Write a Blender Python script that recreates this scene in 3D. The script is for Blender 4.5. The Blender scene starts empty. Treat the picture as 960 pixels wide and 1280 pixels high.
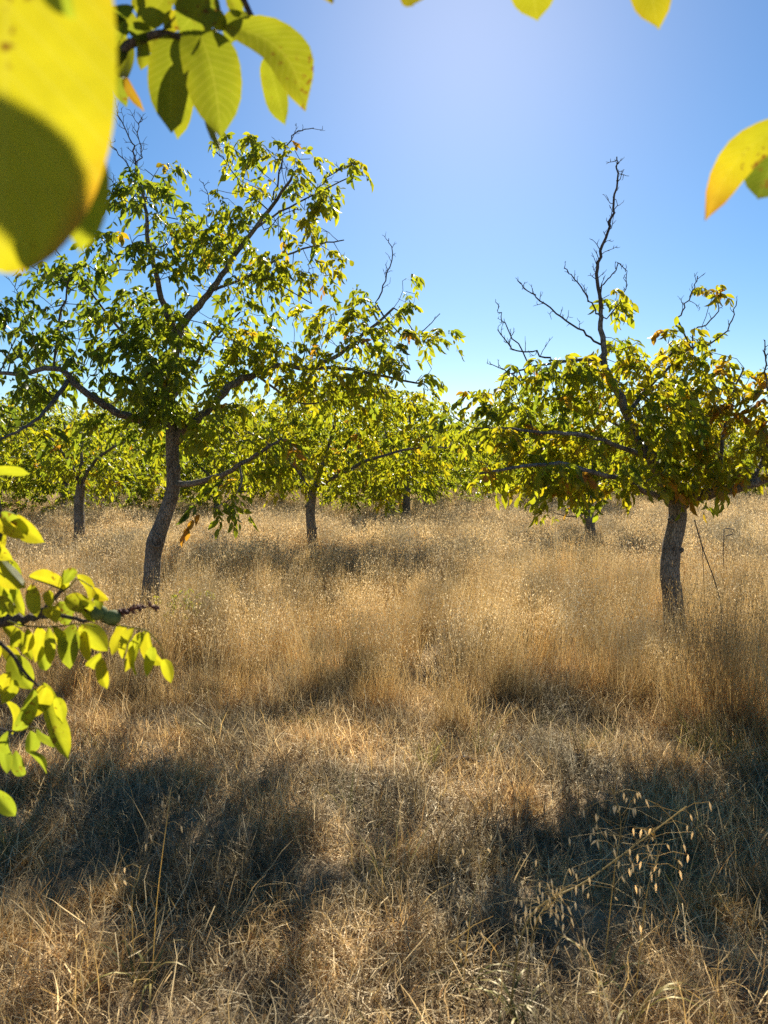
import bpy, math, random
import numpy as np
from mathutils import Vector, Matrix

R = math.radians
rng = np.random.default_rng(11)
random.seed(11)
scene = bpy.context.scene
COL = scene.collection

# ------------------------------------------------------------------ camera
CAM_H, PITCH, FPX = 1.6, R(-3.0), 960.0
cam_data = bpy.data.cameras.new("camera")
cam_data.sensor_fit = 'VERTICAL'
cam_data.sensor_height = 36.0
cam_data.lens = 27.0
cam_data.clip_start = 0.02
cam_data.clip_end = 6000
cam_data.dof.use_dof = True
cam_data.dof.focus_distance = 8.5
cam_data.dof.aperture_fstop = 6.5
cam = bpy.data.objects.new("camera", cam_data)
cam.location = (0, 0, CAM_H)
cam.rotation_euler = (R(90) + PITCH, 0, 0)
COL.objects.link(cam)
scene.camera = cam

# ------------------------------------------------------------------ sky, sun, exposure
SUN_EL, SUN_AZ = R(31.5), R(6.2)          # azimuth measured from +Y towards +X
world = bpy.data.worlds.new("World")
scene.world = world
world.use_nodes = True
wn, wl = world.node_tree.nodes, world.node_tree.links
wn.clear()
wo = wn.new('ShaderNodeOutputWorld')
bg = wn.new('ShaderNodeBackground')
sky = wn.new('ShaderNodeTexSky')
sky.sky_type = 'NISHITA'
sky.sun_disc = False
sky.sun_elevation = SUN_EL
sky.sun_rotation = SUN_AZ
sky.altitude = 100
sky.air_density = 1.0
sky.dust_density = 0.2
sky.ozone_density = 3.0
bg.inputs['Strength'].default_value = 0.060
hs = wn.new('ShaderNodeHueSaturation')
hs.inputs['Saturation'].default_value = 1.3
wl.new(sky.outputs[0], hs.inputs['Color'])
wl.new(hs.outputs[0], bg.inputs['Color'])
wl.new(bg.outputs[0], wo.inputs['Surface'])

sun_data = bpy.data.lights.new("sun", 'SUN')
sun_data.energy = 5.0
sun_data.angle = R(0.53)
sun_data.color = (1.0, 0.93, 0.80)
sun = bpy.data.objects.new("sun", sun_data)
sd = Vector((math.sin(SUN_AZ) * math.cos(SUN_EL), math.cos(SUN_AZ) * math.cos(SUN_EL), math.sin(SUN_EL)))
sun.rotation_euler = sd.to_track_quat('Z', 'Y').to_euler()
sun.location = sd * 30
COL.objects.link(sun)

scene.view_settings.view_transform = 'Standard'
scene.view_settings.look = 'None'
scene.view_settings.exposure = 1.02
scene.view_settings.gamma = 1.0
scene.view_settings.use_curve_mapping = False
cy = scene.cycles
cy.max_bounces = 8
cy.diffuse_bounces = 5
cy.glossy_bounces = 2
cy.transmission_bounces = 4
cy.transparent_max_bounces = 4
cy.use_denoising = False
cy.caustics_reflective = False
cy.caustics_refractive = False


# ------------------------------------------------------------------ helpers
def P(px, py, d):
    """point seen at pixel (px,py) of the 960x1280 photograph, d metres ahead of the camera"""
    a, b = (px - 480) / FPX, (640 - py) / FPX
    f = np.array([0, math.cos(PITCH), math.sin(PITCH)])
    u = np.array([0, -math.sin(PITCH), math.cos(PITCH)])
    v = f + b * u + a * np.array([1.0, 0, 0])
    return np.array([0, 0, CAM_H]) + v * (d / v[1])


def wave(x, y, s, seed=0):
    """smooth value noise, about -1..1"""
    x = np.asarray(x, float) * s
    y = np.asarray(y, float) * s
    o = seed * 7.31
    return (np.sin(1.0 * x + 1.7 * y + o) + np.sin(-1.9 * x + 0.8 * y + 2.1 * o + 1) + np.sin(2.3 * x + 2.9 * y + 0.7 * o)
            + np.sin(3.1 * x - 2.2 * y + 1.3 * o + 2) + 0.6 * np.sin(5.3 * x + 4.1 * y + o * 3)) / 3.2


def gz(x, y):
    x = np.asarray(x, float)
    y = np.asarray(y, float)
    near = np.exp(-((y / 14.0) ** 2))
    return 0.035 * wave(x, y, 1.1, 1) * near + 0.022 * wave(x, y, 3.7, 2) * near + 0.10 * wave(x, y, 0.13, 3) * (1 - near) + 0.013 * np.clip(y - 12, 0, 75)


def tag(o, label=None, cat=None, group=None, kind=None):
    if label: o['label'] = label
    if cat: o['category'] = cat
    if group: o['group'] = group
    if kind: o['kind'] = kind
    return o


def empty(name, loc):
    o = bpy.data.objects.new(name, None)
    o.location = tuple(loc)
    o.empty_display_size = 0.2
    COL.objects.link(o)
    return o


def link(name, me, parent=None):
    o = bpy.data.objects.new(name, me)
    COL.objects.link(o)
    if parent is not None:
        o.parent = parent
        o.matrix_parent_inverse = Matrix.Translation(-Vector(parent['_w'] if '_w' in parent else parent.location))
    return o


class MB:
    """collects faces (numpy blocks) with a colour per vertex, uv per vertex and a material slot per face"""
    def __init__(self):
        self.v, self.f3, self.f4, self.c, self.uv = [], [], [], [], []
        self.m3, self.m4 = [], []
        self.n = 0

    def add(self, v, f, c=(1, 1, 1), m=0, uv=None):
        v = np.asarray(v, float).reshape(-1, 3)
        f = np.asarray(f, int)
        c = np.asarray(c, float)
        if c.ndim == 1:
            c = np.repeat(c[None, :], len(v), 0)
        self.v.append(v)
        self.c.append(c[:, :3])
        self.uv.append(np.zeros((len(v), 2)) if uv is None else np.asarray(uv, float))
        (self.f3 if f.shape[1] == 3 else self.f4).append(f + self.n)
        (self.m3 if f.shape[1] == 3 else self.m4).append(np.full(len(f), m))
        self.n += len(v)

    def mesh(self, name, mats, smooth=True, origin=(0, 0, 0)):
        V = np.concatenate(self.v) - np.asarray(origin)
        C = np.concatenate(self.c)
        U = np.concatenate(self.uv)
        f3 = np.concatenate(self.f3) if self.f3 else np.zeros((0, 3), int)
        f4 = np.concatenate(self.f4) if self.f4 else np.zeros((0, 4), int)
        mi = np.concatenate((self.m3 or [np.zeros(0, int)]) + (self.m4 or [np.zeros(0, int)]))
        me = bpy.data.meshes.new(name)
        me.vertices.add(len(V))
        me.vertices.foreach_set('co', V.astype(np.float32).ravel())
        loops = np.concatenate([f3.ravel(), f4.ravel()]).astype(np.int32)
        me.loops.add(len(loops))
        me.loops.foreach_set('vertex_index', loops)
        tot = np.concatenate([np.full(len(f3), 3), np.full(len(f4), 4)]).astype(np.int32)
        st = np.concatenate([[0], np.cumsum(tot)[:-1]]).astype(np.int32)
        me.polygons.add(len(tot))
        me.polygons.foreach_set('loop_start', st)
        me.polygons.foreach_set('loop_total', tot)
        me.polygons.foreach_set('material_index', mi.astype(np.int32))
        me.polygons.foreach_set('use_smooth', np.full(len(tot), smooth))
        ca = me.color_attributes.new('col', 'FLOAT_COLOR', 'POINT')
        ca.data.foreach_set('color', np.hstack([C, np.ones((len(C), 1))]).astype(np.float32).ravel())
        uvl = me.uv_layers.new(name='UVMap')
        uvl.data.foreach_set('uv', U[loops].astype(np.float32).ravel())
        for m in mats:
            me.materials.append(m)
        me.update(calc_edges=True)
        me.validate()
        return me


def spline(pts, n):
    """Catmull-Rom through pts, n samples per span"""
    pts = np.asarray(pts, float)
    if len(pts) < 3:
        t = np.linspace(0, 1, n + 1)[:, None]
        return pts[0] * (1 - t) + pts[-1] * t
    p = np.vstack([2 * pts[0] - pts[1], pts, 2 * pts[-1] - pts[-2]])
    out = []
    for i in range(len(pts) - 1):
        p0, p1, p2, p3 = p[i:i + 4]
        for t in np.arange(n) / n:
            out.append(0.5 * ((2 * p1) + (-p0 + p2) * t + (2 * p0 - 5 * p1 + 4 * p2 - p3) * t * t + (-p0 + 3 * p1 - 3 * p2 + p3) * t ** 3))
    out.append(pts[-1])
    return np.array(out)


def tube(mb, pts, rad, sides=6, c=(1, 1, 1), m=0, rough=0.0, cap=True):
    pts = np.asarray(pts, float)
    n = len(pts)
    rad = np.broadcast_to(np.asarray(rad, float), (n,))
    t = np.gradient(pts, axis=0)
    t /= np.linalg.norm(t, axis=1)[:, None] + 1e-9
    ref = np.array([0.31, 0.95, 0.05]) if abs(t[:, 2].mean()) > 0.6 else np.array([0.05, 0.1, 1.0])
    a = np.cross(t, ref)
    a /= np.linalg.norm(a, axis=1)[:, None] + 1e-9
    b = np.cross(t, a)
    th = np.arange(sides) * 2 * math.pi / sides
    ring = a[:, None, :] * np.cos(th)[None, :, None] + b[:, None, :] * np.sin(th)[None, :, None]
    rr = rad[:, None] * np.ones((1, sides))
    if rough > 0:
        k = np.arange(n)[:, None]
        rr = rr * (1 + rough * (0.5 * np.sin(th * 3 + k * 0.35) + 0.3 * np.sin(th * 5 - k * 0.6 + 1) + 0.35 * rng.normal(size=(n, sides))))
    v = (pts[:, None, :] + ring * rr[:, :, None]).reshape(-1, 3)
    i = np.arange(n - 1)[:, None] * sides
    j = np.arange(sides)[None, :]
    j2 = (j + 1) % sides
    f = np.stack([i + j, i + j2, i + sides + j2, i + sides + j], -1).reshape(-1, 4)
    cum = np.concatenate([[0], np.cumsum(np.linalg.norm(np.diff(pts, axis=0), axis=1))])
    uv = np.stack([np.tile(np.arange(sides) / sides, n), np.repeat(cum, sides)], 1)
    mb.add(v, f, c, m, uv)
    if cap:
        w = np.vstack([v[-sides:], pts[-1] + t[-1] * rad[-1] * 0.6])
        mb.add(w, [(q, (q + 1) % sides, sides) for q in range(sides)], c, m)


# ------------------------------------------------------------------ materials
def new_mat(name):
    m = bpy.data.materials.new(name)
    m.use_nodes = True
    m.node_tree.nodes.clear()
    return m, m.node_tree.nodes, m.node_tree.links


def node(N, t, **kw):
    n = N.new(t)
    for k, v in kw.items():
        setattr(n, k, v)
    return n


def mat_foliage(name, detail=False, trans=0.55):
    m, N, L = new_mat(name)
    out = node(N, 'ShaderNodeOutputMaterial')
    at = node(N, 'ShaderNodeAttribute', attribute_name='col')
    src = at.outputs['Color']
    geo = node(N, 'ShaderNodeNewGeometry')
    nz = node(N, 'ShaderNodeTexNoise')
    nz.inputs['Scale'].default_value = 60 if detail else 25
    nz.inputs['Detail'].default_value = 4
    tc = node(N, 'ShaderNodeTexCoord')
    L.new(tc.outputs['Object'], nz.inputs['Vector'])
    mr = node(N, 'ShaderNodeMapRange')
    mr.inputs[3].default_value = 0.78
    mr.inputs[4].default_value = 1.2
    L.new(nz.outputs[0], mr.inputs[0])
    mul = node(N, 'ShaderNodeVectorMath', operation='SCALE')
    L.new(src, mul.inputs[0])
    L.new(mr.outputs[0], mul.inputs['Scale'])
    src = mul.outputs[0]
    bump_src = nz.outputs[0]
    if detail:
        uv = node(N, 'ShaderNodeUVMap')
        sp = node(N, 'ShaderNodeSeparateXYZ')
        L.new(uv.outputs[0], sp.inputs[0])
        ab = node(N, 'ShaderNodeMath', operation='ABSOLUTE')
        L.new(sp.outputs[0], ab.inputs[0])
        # side veins: lines of v - 0.28*|u|
        k1 = node(N, 'ShaderNodeMath', operation='MULTIPLY_ADD')
        L.new(ab.outputs[0], k1.inputs[0]); k1.inputs[1].default_value = -0.22; L.new(sp.outputs[1], k1.inputs[2])
        k2 = node(N, 'ShaderNodeMath', operation='MULTIPLY'); L.new(k1.outputs[0], k2.inputs[0]); k2.inputs[1].default_value = 13 * 2 * math.pi
        k3 = node(N, 'ShaderNodeMath', operation='COSINE'); L.new(k2.outputs[0], k3.inputs[0])
        k4 = node(N, 'ShaderNodeMapRange'); L.new(k3.outputs[0], k4.inputs[0])
        k4.inputs[1].default_value = 0.88; k4.inputs[2].default_value = 1.0
        mid = node(N, 'ShaderNodeMapRange'); L.new(ab.outputs[0], mid.inputs[0])
        mid.inputs[1].default_value = 0.05; mid.inputs[2].default_value = 0.0
        mx = node(N, 'ShaderNodeMath', operation='MAXIMUM'); L.new(k4.outputs[0], mx.inputs[0]); L.new(mid.outputs[0], mx.inputs[1])
        vm = node(N, 'ShaderNodeMixRGB'); vm.blend_type = 'MIX'
        fac = node(N, 'ShaderNodeMath', operation='MULTIPLY'); L.new(mx.outputs[0], fac.inputs[0]); fac.inputs[1].default_value = 0.2
        L.new(fac.outputs[0], vm.inputs[0]); L.new(src, vm.inputs[1]); vm.inputs[2].default_value = (0.66, 0.60, 0.08, 1)
        # brown freckles
        n2 = node(N, 'ShaderNodeTexNoise'); n2.inputs['Scale'].default_value = 170; n2.inputs['Detail'].default_value = 3
        L.new(tc.outputs['Object'], n2.inputs['Vector'])
        n3 = node(N, 'ShaderNodeTexNoise'); n3.inputs['Scale'].default_value = 14
        L.new(tc.outputs['Object'], n3.inputs['Vector'])
        s1 = node(N, 'ShaderNodeMath', operation='MULTIPLY'); L.new(n2.outputs[0], s1.inputs[0]); L.new(n3.outputs[0], s1.inputs[1])
        s2 = node(N, 'ShaderNodeMapRange'); L.new(s1.outputs[0], s2.inputs[0]); s2.inputs[1].default_value = 0.36; s2.inputs[2].default_value = 0.42
        s3 = node(N, 'ShaderNodeMixRGB'); L.new(s2.outputs[0], s3.inputs[0]); L.new(vm.outputs[0], s3.inputs[1]); s3.inputs[2].default_value = (0.20, 0.09, 0.01, 1)
        src = s3.outputs[0]
        bump_src = mx.outputs[0]
    df = node(N, 'ShaderNodeMixRGB', blend_type='MULTIPLY')
    df.inputs[0].default_value = 1
    df.inputs[2].default_value = (0.26, 0.36, 0.75, 1)
    L.new(src, df.inputs[1])
    bs = node(N, 'ShaderNodeBsdfPrincipled')
    bs.inputs['Roughness'].default_value = 0.55 if detail else 0.42
    bs.inputs['Specular IOR Level'].default_value = 0.28 if detail else 0.4
    L.new(df.outputs[0], bs.inputs['Base Color'])
    tr = node(N, 'ShaderNodeBsdfTranslucent')
    L.new(src, tr.inputs['Color'])
    mixs = node(N, 'ShaderNodeMixShader')
    mixs.inputs[0].default_value = trans
    L.new(bs.outputs[0], mixs.inputs[1])
    L.new(tr.outputs[0], mixs.inputs[2])
    if detail:
        bp = node(N, 'ShaderNodeBump')
        bp.inputs['Strength'].default_value = 0.25
        bp.inputs['Distance'].default_value = 0.0015
        L.new(bump_src, bp.inputs['Height'])
        L.new(bp.outputs[0], bs.inputs['Normal'])
    L.new(mixs.outputs[0], out.inputs['Surface'])
    return m


def mat_grass(name, trans=0.48):
    m, N, L = new_mat(name)
    out = node(N, 'ShaderNodeOutputMaterial')
    at = node(N, 'ShaderNodeAttribute', attribute_name='col')
    oi = node(N, 'ShaderNodeObjectInfo')
    mr = node(N, 'ShaderNodeMapRange'); mr.inputs[3].default_value = 0.6; mr.inputs[4].default_value = 1.25
    L.new(oi.outputs['Random'], mr.inputs[0])
    nz = node(N, 'ShaderNodeTexNoise'); nz.inputs['Scale'].default_value = 1.5; nz.inputs['Detail'].default_value = 6
    g = node(N, 'ShaderNodeNewGeometry')
    L.new(g.outputs['Position'], nz.inputs['Vector'])
    hue = node(N, 'ShaderNodeMixRGB', blend_type='MULTIPLY'); hue.inputs[0].default_value = 1
    ramp = node(N, 'ShaderNodeValToRGB')
    e = ramp.color_ramp.elements
    e[0].position, e[0].color = 0.40, (0.46, 0.46, 0.46, 1)
    e[1].position, e[1].color = 0.58, (1.24, 1.08, 0.84, 1)
    L.new(nz.outputs[0], ramp.inputs[0])
    L.new(at.outputs['Color'], hue.inputs[1]); L.new(ramp.outputs[0], hue.inputs[2])
    sc = node(N, 'ShaderNodeVectorMath', operation='SCALE')
    L.new(hue.outputs[0], sc.inputs[0]); L.new(mr.outputs[0], sc.inputs['Scale'])
    d = node(N, 'ShaderNodeBsdfDiffuse'); t = node(N, 'ShaderNodeBsdfTranslucent')
    gl = node(N, 'ShaderNodeBsdfGlossy'); gl.inputs['Roughness'].default_value = 0.45
    gl.inputs['Color'].default_value = (1, 0.88, 0.66, 1)
    L.new(sc.outputs[0], d.inputs[0]); L.new(sc.outputs[0], t.inputs[0])
    mx = node(N, 'ShaderNodeMixShader'); mx.inputs[0].default_value = trans
    L.new(d.outputs[0], mx.inputs[1]); L.new(t.outputs[0], mx.inputs[2])
    mx2 = node(N, 'ShaderNodeMixShader'); mx2.inputs[0].default_value = 0.035
    L.new(mx.outputs[0], mx2.inputs[1]); L.new(gl.outputs[0], mx2.inputs[2])
    L.new(mx2.outputs[0], out.inputs['Surface'])
    return m


def mat_bark(name, c1, c2, scale=1.0):
    m, N, L = new_mat(name)
    out = node(N, 'ShaderNodeOutputMaterial')
    bs = node(N, 'ShaderNodeBsdfPrincipled'); bs.inputs['Roughness'].default_value = 0.9
    bs.inputs['Specular IOR Level'].default_value = 0.2
    tc = node(N, 'ShaderNodeTexCoord')
    mp = node(N, 'ShaderNodeMapping'); mp.inputs['Scale'].default_value = (scale, scale, 0.28 * scale)
    L.new(tc.outputs['Object'], mp.inputs[0])
    n1 = node(N, 'ShaderNodeTexNoise'); n1.inputs['Scale'].default_value = 38; n1.inputs['Detail'].default_value = 6
    n1.inputs['Roughness'].default_value = 0.65
    L.new(mp.outputs[0], n1.inputs['Vector'])
    n2 = node(N, 'ShaderNodeTexNoise'); n2.inputs['Scale'].default_value = 4.5; n2.inputs['Detail'].default_value = 4
    L.new(tc.outputs['Object'], n2.inputs['Vector'])
    vo = node(N, 'ShaderNodeTexVoronoi', feature='DISTANCE_TO_EDGE'); vo.inputs['Scale'].default_value = 75
    L.new(mp.outputs[0], vo.inputs['Vector'])
    vr = node(N, 'ShaderNodeMapRange'); vr.inputs[2].default_value = 0.12; L.new(vo.outputs['Distance'], vr.inputs[0])
    r = node(N, 'ShaderNodeValToRGB')
    r.color_ramp.elements[0].position, r.color_ramp.elements[0].color = 0.38, (*c1, 1)
    r.color_ramp.elements[1].position, r.color_ramp.elements[1].color = 0.66, (*c2, 1)
    ad = node(N, 'ShaderNodeMath', operation='ADD')
    h = node(N, 'ShaderNodeMath', operation='MULTIPLY'); h.inputs[1].default_value = 0.5
    L.new(n2.outputs[0], h.inputs[0])
    h2 = node(N, 'ShaderNodeMath', operation='MULTIPLY'); h2.inputs[1].default_value = 0.5
    L.new(n1.outputs[0], h2.inputs[0])
    L.new(h.outputs[0], ad.inputs[0]); L.new(h2.outputs[0], ad.inputs[1])
    L.new(ad.outputs[0], r.inputs[0])
    cr = node(N, 'ShaderNodeMixRGB', blend_type='MULTIPLY'); cr.inputs[0].default_value = 0.25
    L.new(r.outputs[0], cr.inputs[1]); L.new(vr.outputs[0], cr.inputs[2])
    L.new(cr.outputs[0], bs.inputs['Base Color'])
    hh = node(N, 'ShaderNodeMath', operation='ADD'); L.new(n1.outputs[0], hh.inputs[0]); L.new(vr.outputs[0], hh.inputs[1])
    bp = node(N, 'ShaderNodeBump'); bp.inputs['Strength'].default_value = 0.9; bp.inputs['Distance'].default_value = 0.012 / scale
    L.new(hh.outputs[0], bp.inputs['Height']); L.new(bp.outputs[0], bs.inputs['Normal'])
    L.new(bs.outputs[0], out.inputs['Surface'])
    return m


def mat_ground():
    m, N, L = new_mat("dry_soil")
    out = node(N, 'ShaderNodeOutputMaterial')
    bs = node(N, 'ShaderNodeBsdfPrincipled'); bs.inputs['Roughness'].default_value = 0.95
    bs.inputs['Specular IOR Level'].default_value = 0.1
    tc = node(N, 'ShaderNodeTexCoord')
    n1 = node(N, 'ShaderNodeTexNoise'); n1.inputs['Scale'].default_value = 3.0; n1.inputs['Detail'].default_value = 8
    n1.inputs['Roughness'].default_value = 0.7
    n2 = node(N, 'ShaderNodeTexNoise'); n2.inputs['Scale'].default_value = 55; n2.inputs['Detail'].default_value = 6
    n2.inputs['Roughness'].default_value = 0.75
    L.new(tc.outputs['Object'], n1.inputs['Vector']); L.new(tc.outputs['Object'], n2.inputs['Vector'])
    a = node(N, 'ShaderNodeMath', operation='MULTIPLY_ADD'); a.inputs[1].default_value = 0.5
    b = node(N, 'ShaderNodeMath', operation='MULTIPLY'); b.inputs[1].default_value = 0.5
    L.new(n1.outputs[0], b.inputs[0]); L.new(n2.outputs[0], a.inputs[0]); L.new(b.outputs[0], a.inputs[2])
    r = node(N, 'ShaderNodeValToRGB')
    e = r.color_ramp.elements
    e[0].position, e[0].color = 0.36, (0.07, 0.045, 0.028, 1)
    e[1].position, e[1].color = 0.62, (0.43, 0.33, 0.20, 1)
    k = e.new(0.5); k.color = (0.24, 0.17, 0.095, 1)
    L.new(a.outputs[0], r.inputs[0]); L.new(r.outputs[0], bs.inputs['Base Color'])
    bp = node(N, 'ShaderNodeBump'); bp.inputs['Strength'].default_value = 1; bp.inputs['Distance'].default_value = 0.02
    L.new(a.outputs[0], bp.inputs['Height']); L.new(bp.outputs[0], bs.inputs['Normal'])
    L.new(bs.outputs[0], out.inputs['Surface'])
    return m


def mat_plain(name, c1, c2, scale, rough=0.7, bump=0.3, trans=0.0):
    m, N, L = new_mat(name)
    out = node(N, 'ShaderNodeOutputMaterial')
    bs = node(N, 'ShaderNodeBsdfPrincipled'); bs.inputs['Roughness'].default_value = rough
    tc = node(N, 'ShaderNodeTexCoord')
    n1 = node(N, 'ShaderNodeTexNoise'); n1.inputs['Scale'].default_value = scale; n1.inputs['Detail'].default_value = 5
    L.new(tc.outputs['Object'], n1.inputs['Vector'])
    r = node(N, 'ShaderNodeValToRGB')
    r.color_ramp.elements[0].position, r.color_ramp.elements[0].color = 0.35, (*c1, 1)
    r.color_ramp.elements[1].position, r.color_ramp.elements[1].color = 0.65, (*c2, 1)
    L.new(n1.outputs[0], r.inputs[0]); L.new(r.outputs[0], bs.inputs['Base Color'])
    bp = node(N, 'ShaderNodeBump'); bp.inputs['Strength'].default_value = bump; bp.inputs['Distance'].default_value = 0.003
    L.new(n1.outputs[0], bp.inputs['Height']); L.new(bp.outputs[0], bs.inputs['Normal'])
    L.new(bs.outputs[0], out.inputs['Surface'])
    return m


LEAF = mat_foliage("walnut_leaf", trans=.62)
LEAF_BIG = mat_foliage("walnut_leaf_veined", detail=True, trans=0.62)
GRASS = mat_grass("dry_grass")
BARK = mat_bark("walnut_bark", (0.14, 0.112, 0.088), (0.42, 0.355, 0.29))
TWIG = mat_bark("twig_bark", (0.09, 0.065, 0.05), (0.22, 0.17, 0.14), 4.0)
HUSK = mat_plain("walnut_husk", (0.10, 0.12, 0.03), (0.17, 0.20, 0.05), 90, 0.85, 0.4)
DRIED = mat_plain("dried_catkin", (0.09, 0.03, 0.02), (0.22, 0.08, 0.05), 120, 0.8, 0.5)
GROUND = mat_ground()
HILL = mat_plain("wooded_hillside", (0.05, 0.08, 0.06), (0.11, 0.14, 0.10), 0.02, 0.95, 0.2)

# ------------------------------------------------------------------ ground and hills
ya = np.concatenate([np.arange(-6, 16, 0.09), np.arange(16, 60, 1.0), np.geomspace(60, 3500, 40)])
xp = np.concatenate([np.arange(0.0, 9, 0.09), np.arange(9, 40, 1.2), np.geomspace(41, 3000, 24)])
xa = np.concatenate([-xp[:0:-1], xp])
yb = np.concatenate([-np.geomspace(2500, 8, 18), ya])
X, Y = np.meshgrid(xa, yb)
Z = gz(X, Y) + 0.012 * wave(X, Y, 11, 5) * np.exp(-(Y / 9) ** 2) + 0.008 * wave(X, Y, 23, 6) * np.exp(-(Y / 9) ** 2)
nx, ny = len(xa), len(yb)
idx = np.arange(nx * ny).reshape(ny, nx)
F = np.stack([idx[:-1, :-1], idx[:-1, 1:], idx[1:, 1:], idx[1:, :-1]], -1).reshape(-1, 4)
mb = MB()
mb.add(np.stack([X, Y, Z], -1).reshape(-1, 3), F)
tag(link("ground", mb.mesh("ground", [GROUND])), "dry brown field soil under the grass", "ground", kind='structure')

xs = np.linspace(-1500, 1700, 120)
ys = np.linspace(0, 1, 24)
HX, HT = np.meshgrid(xs, ys)
crest = 38 + 22 * np.sin(HX / 330 + 0.8) + 12 * np.sin(HX / 130) + 4 * np.sin(HX / 41)
HZ = -2 + crest * np.sin(np.pi * np.clip(HT, 0, 1)) + 2.5 * np.sin(HX / 23 + HT * 30) * np.sin(np.pi * HT)
HY = 900 + HT * 900
mb = MB()
ii = np.arange(HX.size).reshape(HX.shape)
mb.add(np.stack([HX, HY, HZ], -1).reshape(-1, 3), np.stack([ii[:-1, :-1], ii[:-1, 1:], ii[1:, 1:], ii[1:, :-1]], -1).reshape(-1, 4))
tag(link("hills", mb.mesh("hills", [HILL])), "low wooded hills on the horizon", "hills", kind='structure')

# ------------------------------------------------------------------ leaves of the orchard trees
GREENS = np.array([(0.20, 0.27, 0.018), (0.33, 0.38, 0.018), (0.48, 0.47, 0.014), (0.62, 0.50, 0.012), (0.62, 0.30, 0.02), (0.30, 0.13, 0.03)])


def leaf_colour(t):
    """t: 0 deep green .. 1 yellow .. 1.6 brown"""
    t = np.clip(np.asarray(t) * 3.0, 0, 4.99)
    i = t.astype(int)
    f = (t - i)[..., None]
    return GREENS[i] * (1 - f) + GREENS[i + 1] * f


LT = np.array([(0, 0, 0), (0, .36, -.03), (0, .7, -.10), (0, 1, -.22),
               (-.16, .2, .06), (-.24, .5, .05), (-.13, .8, -.05),
               (.16, .2, .06), (.24, .5, .05), (.13, .8, -.05)])
LF4 = np.array([(0, 1, 5, 4), (1, 2, 6, 5), (0, 7, 8, 1), (1, 8, 9, 2)])
LF3 = np.array([(2, 3, 6), (2, 9, 3)])


def basis(d, nrm):
    d = d / (np.linalg.norm(d, axis=-1, keepdims=True) + 1e-9)
    x = np.cross(d, nrm)
    x /= np.linalg.norm(x, axis=-1, keepdims=True) + 1e-9
    z = np.cross(x, d)
    return np.stack([x, d, z], -1)


def add_compounds(mb, pos, az, el, L, tone, leaflets=7):
    """compound walnut leaves: a drooping stalk with hanging leaflets"""
    n = len(pos)
    hd = np.stack([np.cos(az), np.sin(az), np.zeros(n)], -1)
    side = np.stack([-np.sin(az), np.cos(az), np.zeros(n)], -1)
    up = np.array([0, 0, 1.0])

    def at(t):
        t = np.asarray(t)[..., None]
        return pos + hd * (L[:, None] * t * (np.cos(el)[:, None] + 0.05) * (1 - 0.15 * t)) + up * (L[:, None] * (np.sin(el)[:, None] * t - 0.55 * t * t))

    ts = [1.0, .86, .84, .62, .60, .38, .36][:leaflets]
    sg = [0, 1, -1, 1, -1, 1, -1]
    col = leaf_colour(tone)
    for k, (t, s) in enumerate(zip(ts, sg)):
        keep = rng.random(n) > (0.10 + 0.10 * (k > 4))
        if not keep.any():
            continue
        b = at(np.full(n, t))
        tan = at(np.full(n, min(t + .05, 1.05))) - at(np.full(n, t - .05))
        tan /= np.linalg.norm(tan, axis=1)[:, None]
        d = tan * (1.0 if s == 0 else 0.55) + side * s * rng.uniform(.55, 1.05, n)[:, None] - up * rng.uniform(.0, 1.2, n)[:, None] + rng.normal(0, .26, (n, 3))
        nr = up * 0.5 + rng.normal(0, .55, (n, 3)) - hd * .3
        B = basis(d, nr)
        S = L * rng.uniform(.36, .50, n) * (1.1 if s == 0 else 1 - .1 * (k > 4))
        S = np.clip(S * rng.uniform(.8, 1.12, n), .04, .14)
        T = LT * np.array([1, 1, 1.0])
        cur = rng.uniform(.3, 1.8, n)
        v = np.repeat(T[None], n, 0)
        v[:, :, 2] *= cur[:, None]
        v[:, :, 0] *= rng.uniform(.8, 1.1, n)[:, None]
        v = np.einsum('nij,nkj->nki', B, v) * S[:, None, None] + b[:, None, :]
        v = v[keep]
        c = col * rng.uniform(.82, 1.15, (n, 1))
        c = np.repeat(c[keep][:, None, :], 10, 1).reshape(-1, 3)
        m = len(v)
        o = (np.arange(m) * 10)[:, None, None]
        vv = v.reshape(-1, 3)
        base = mb.n
        mb.add(vv, (LF4[None] + o).reshape(-1, 4), c)
        # the triangles share the vertices just added
        mb.f3.append((LF3[None] + o).reshape(-1, 3) + base)
        mb.m3.append(np.zeros(m * 2))
    # stalk: thin ribbon
    q = [at(np.full(n, t)) for t in (0, .33, .66, 1.0)]
    w = side * 0.0016
    for a, b in zip(q[:-1], q[1:]):
        v = np.stack([a - w, a + w, b + w, b - w], 1).reshape(-1, 3)
        f = np.arange(n * 4).reshape(-1, 4)
        mb.add(v, f, np.repeat(col * .8, 4, 0))


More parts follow.
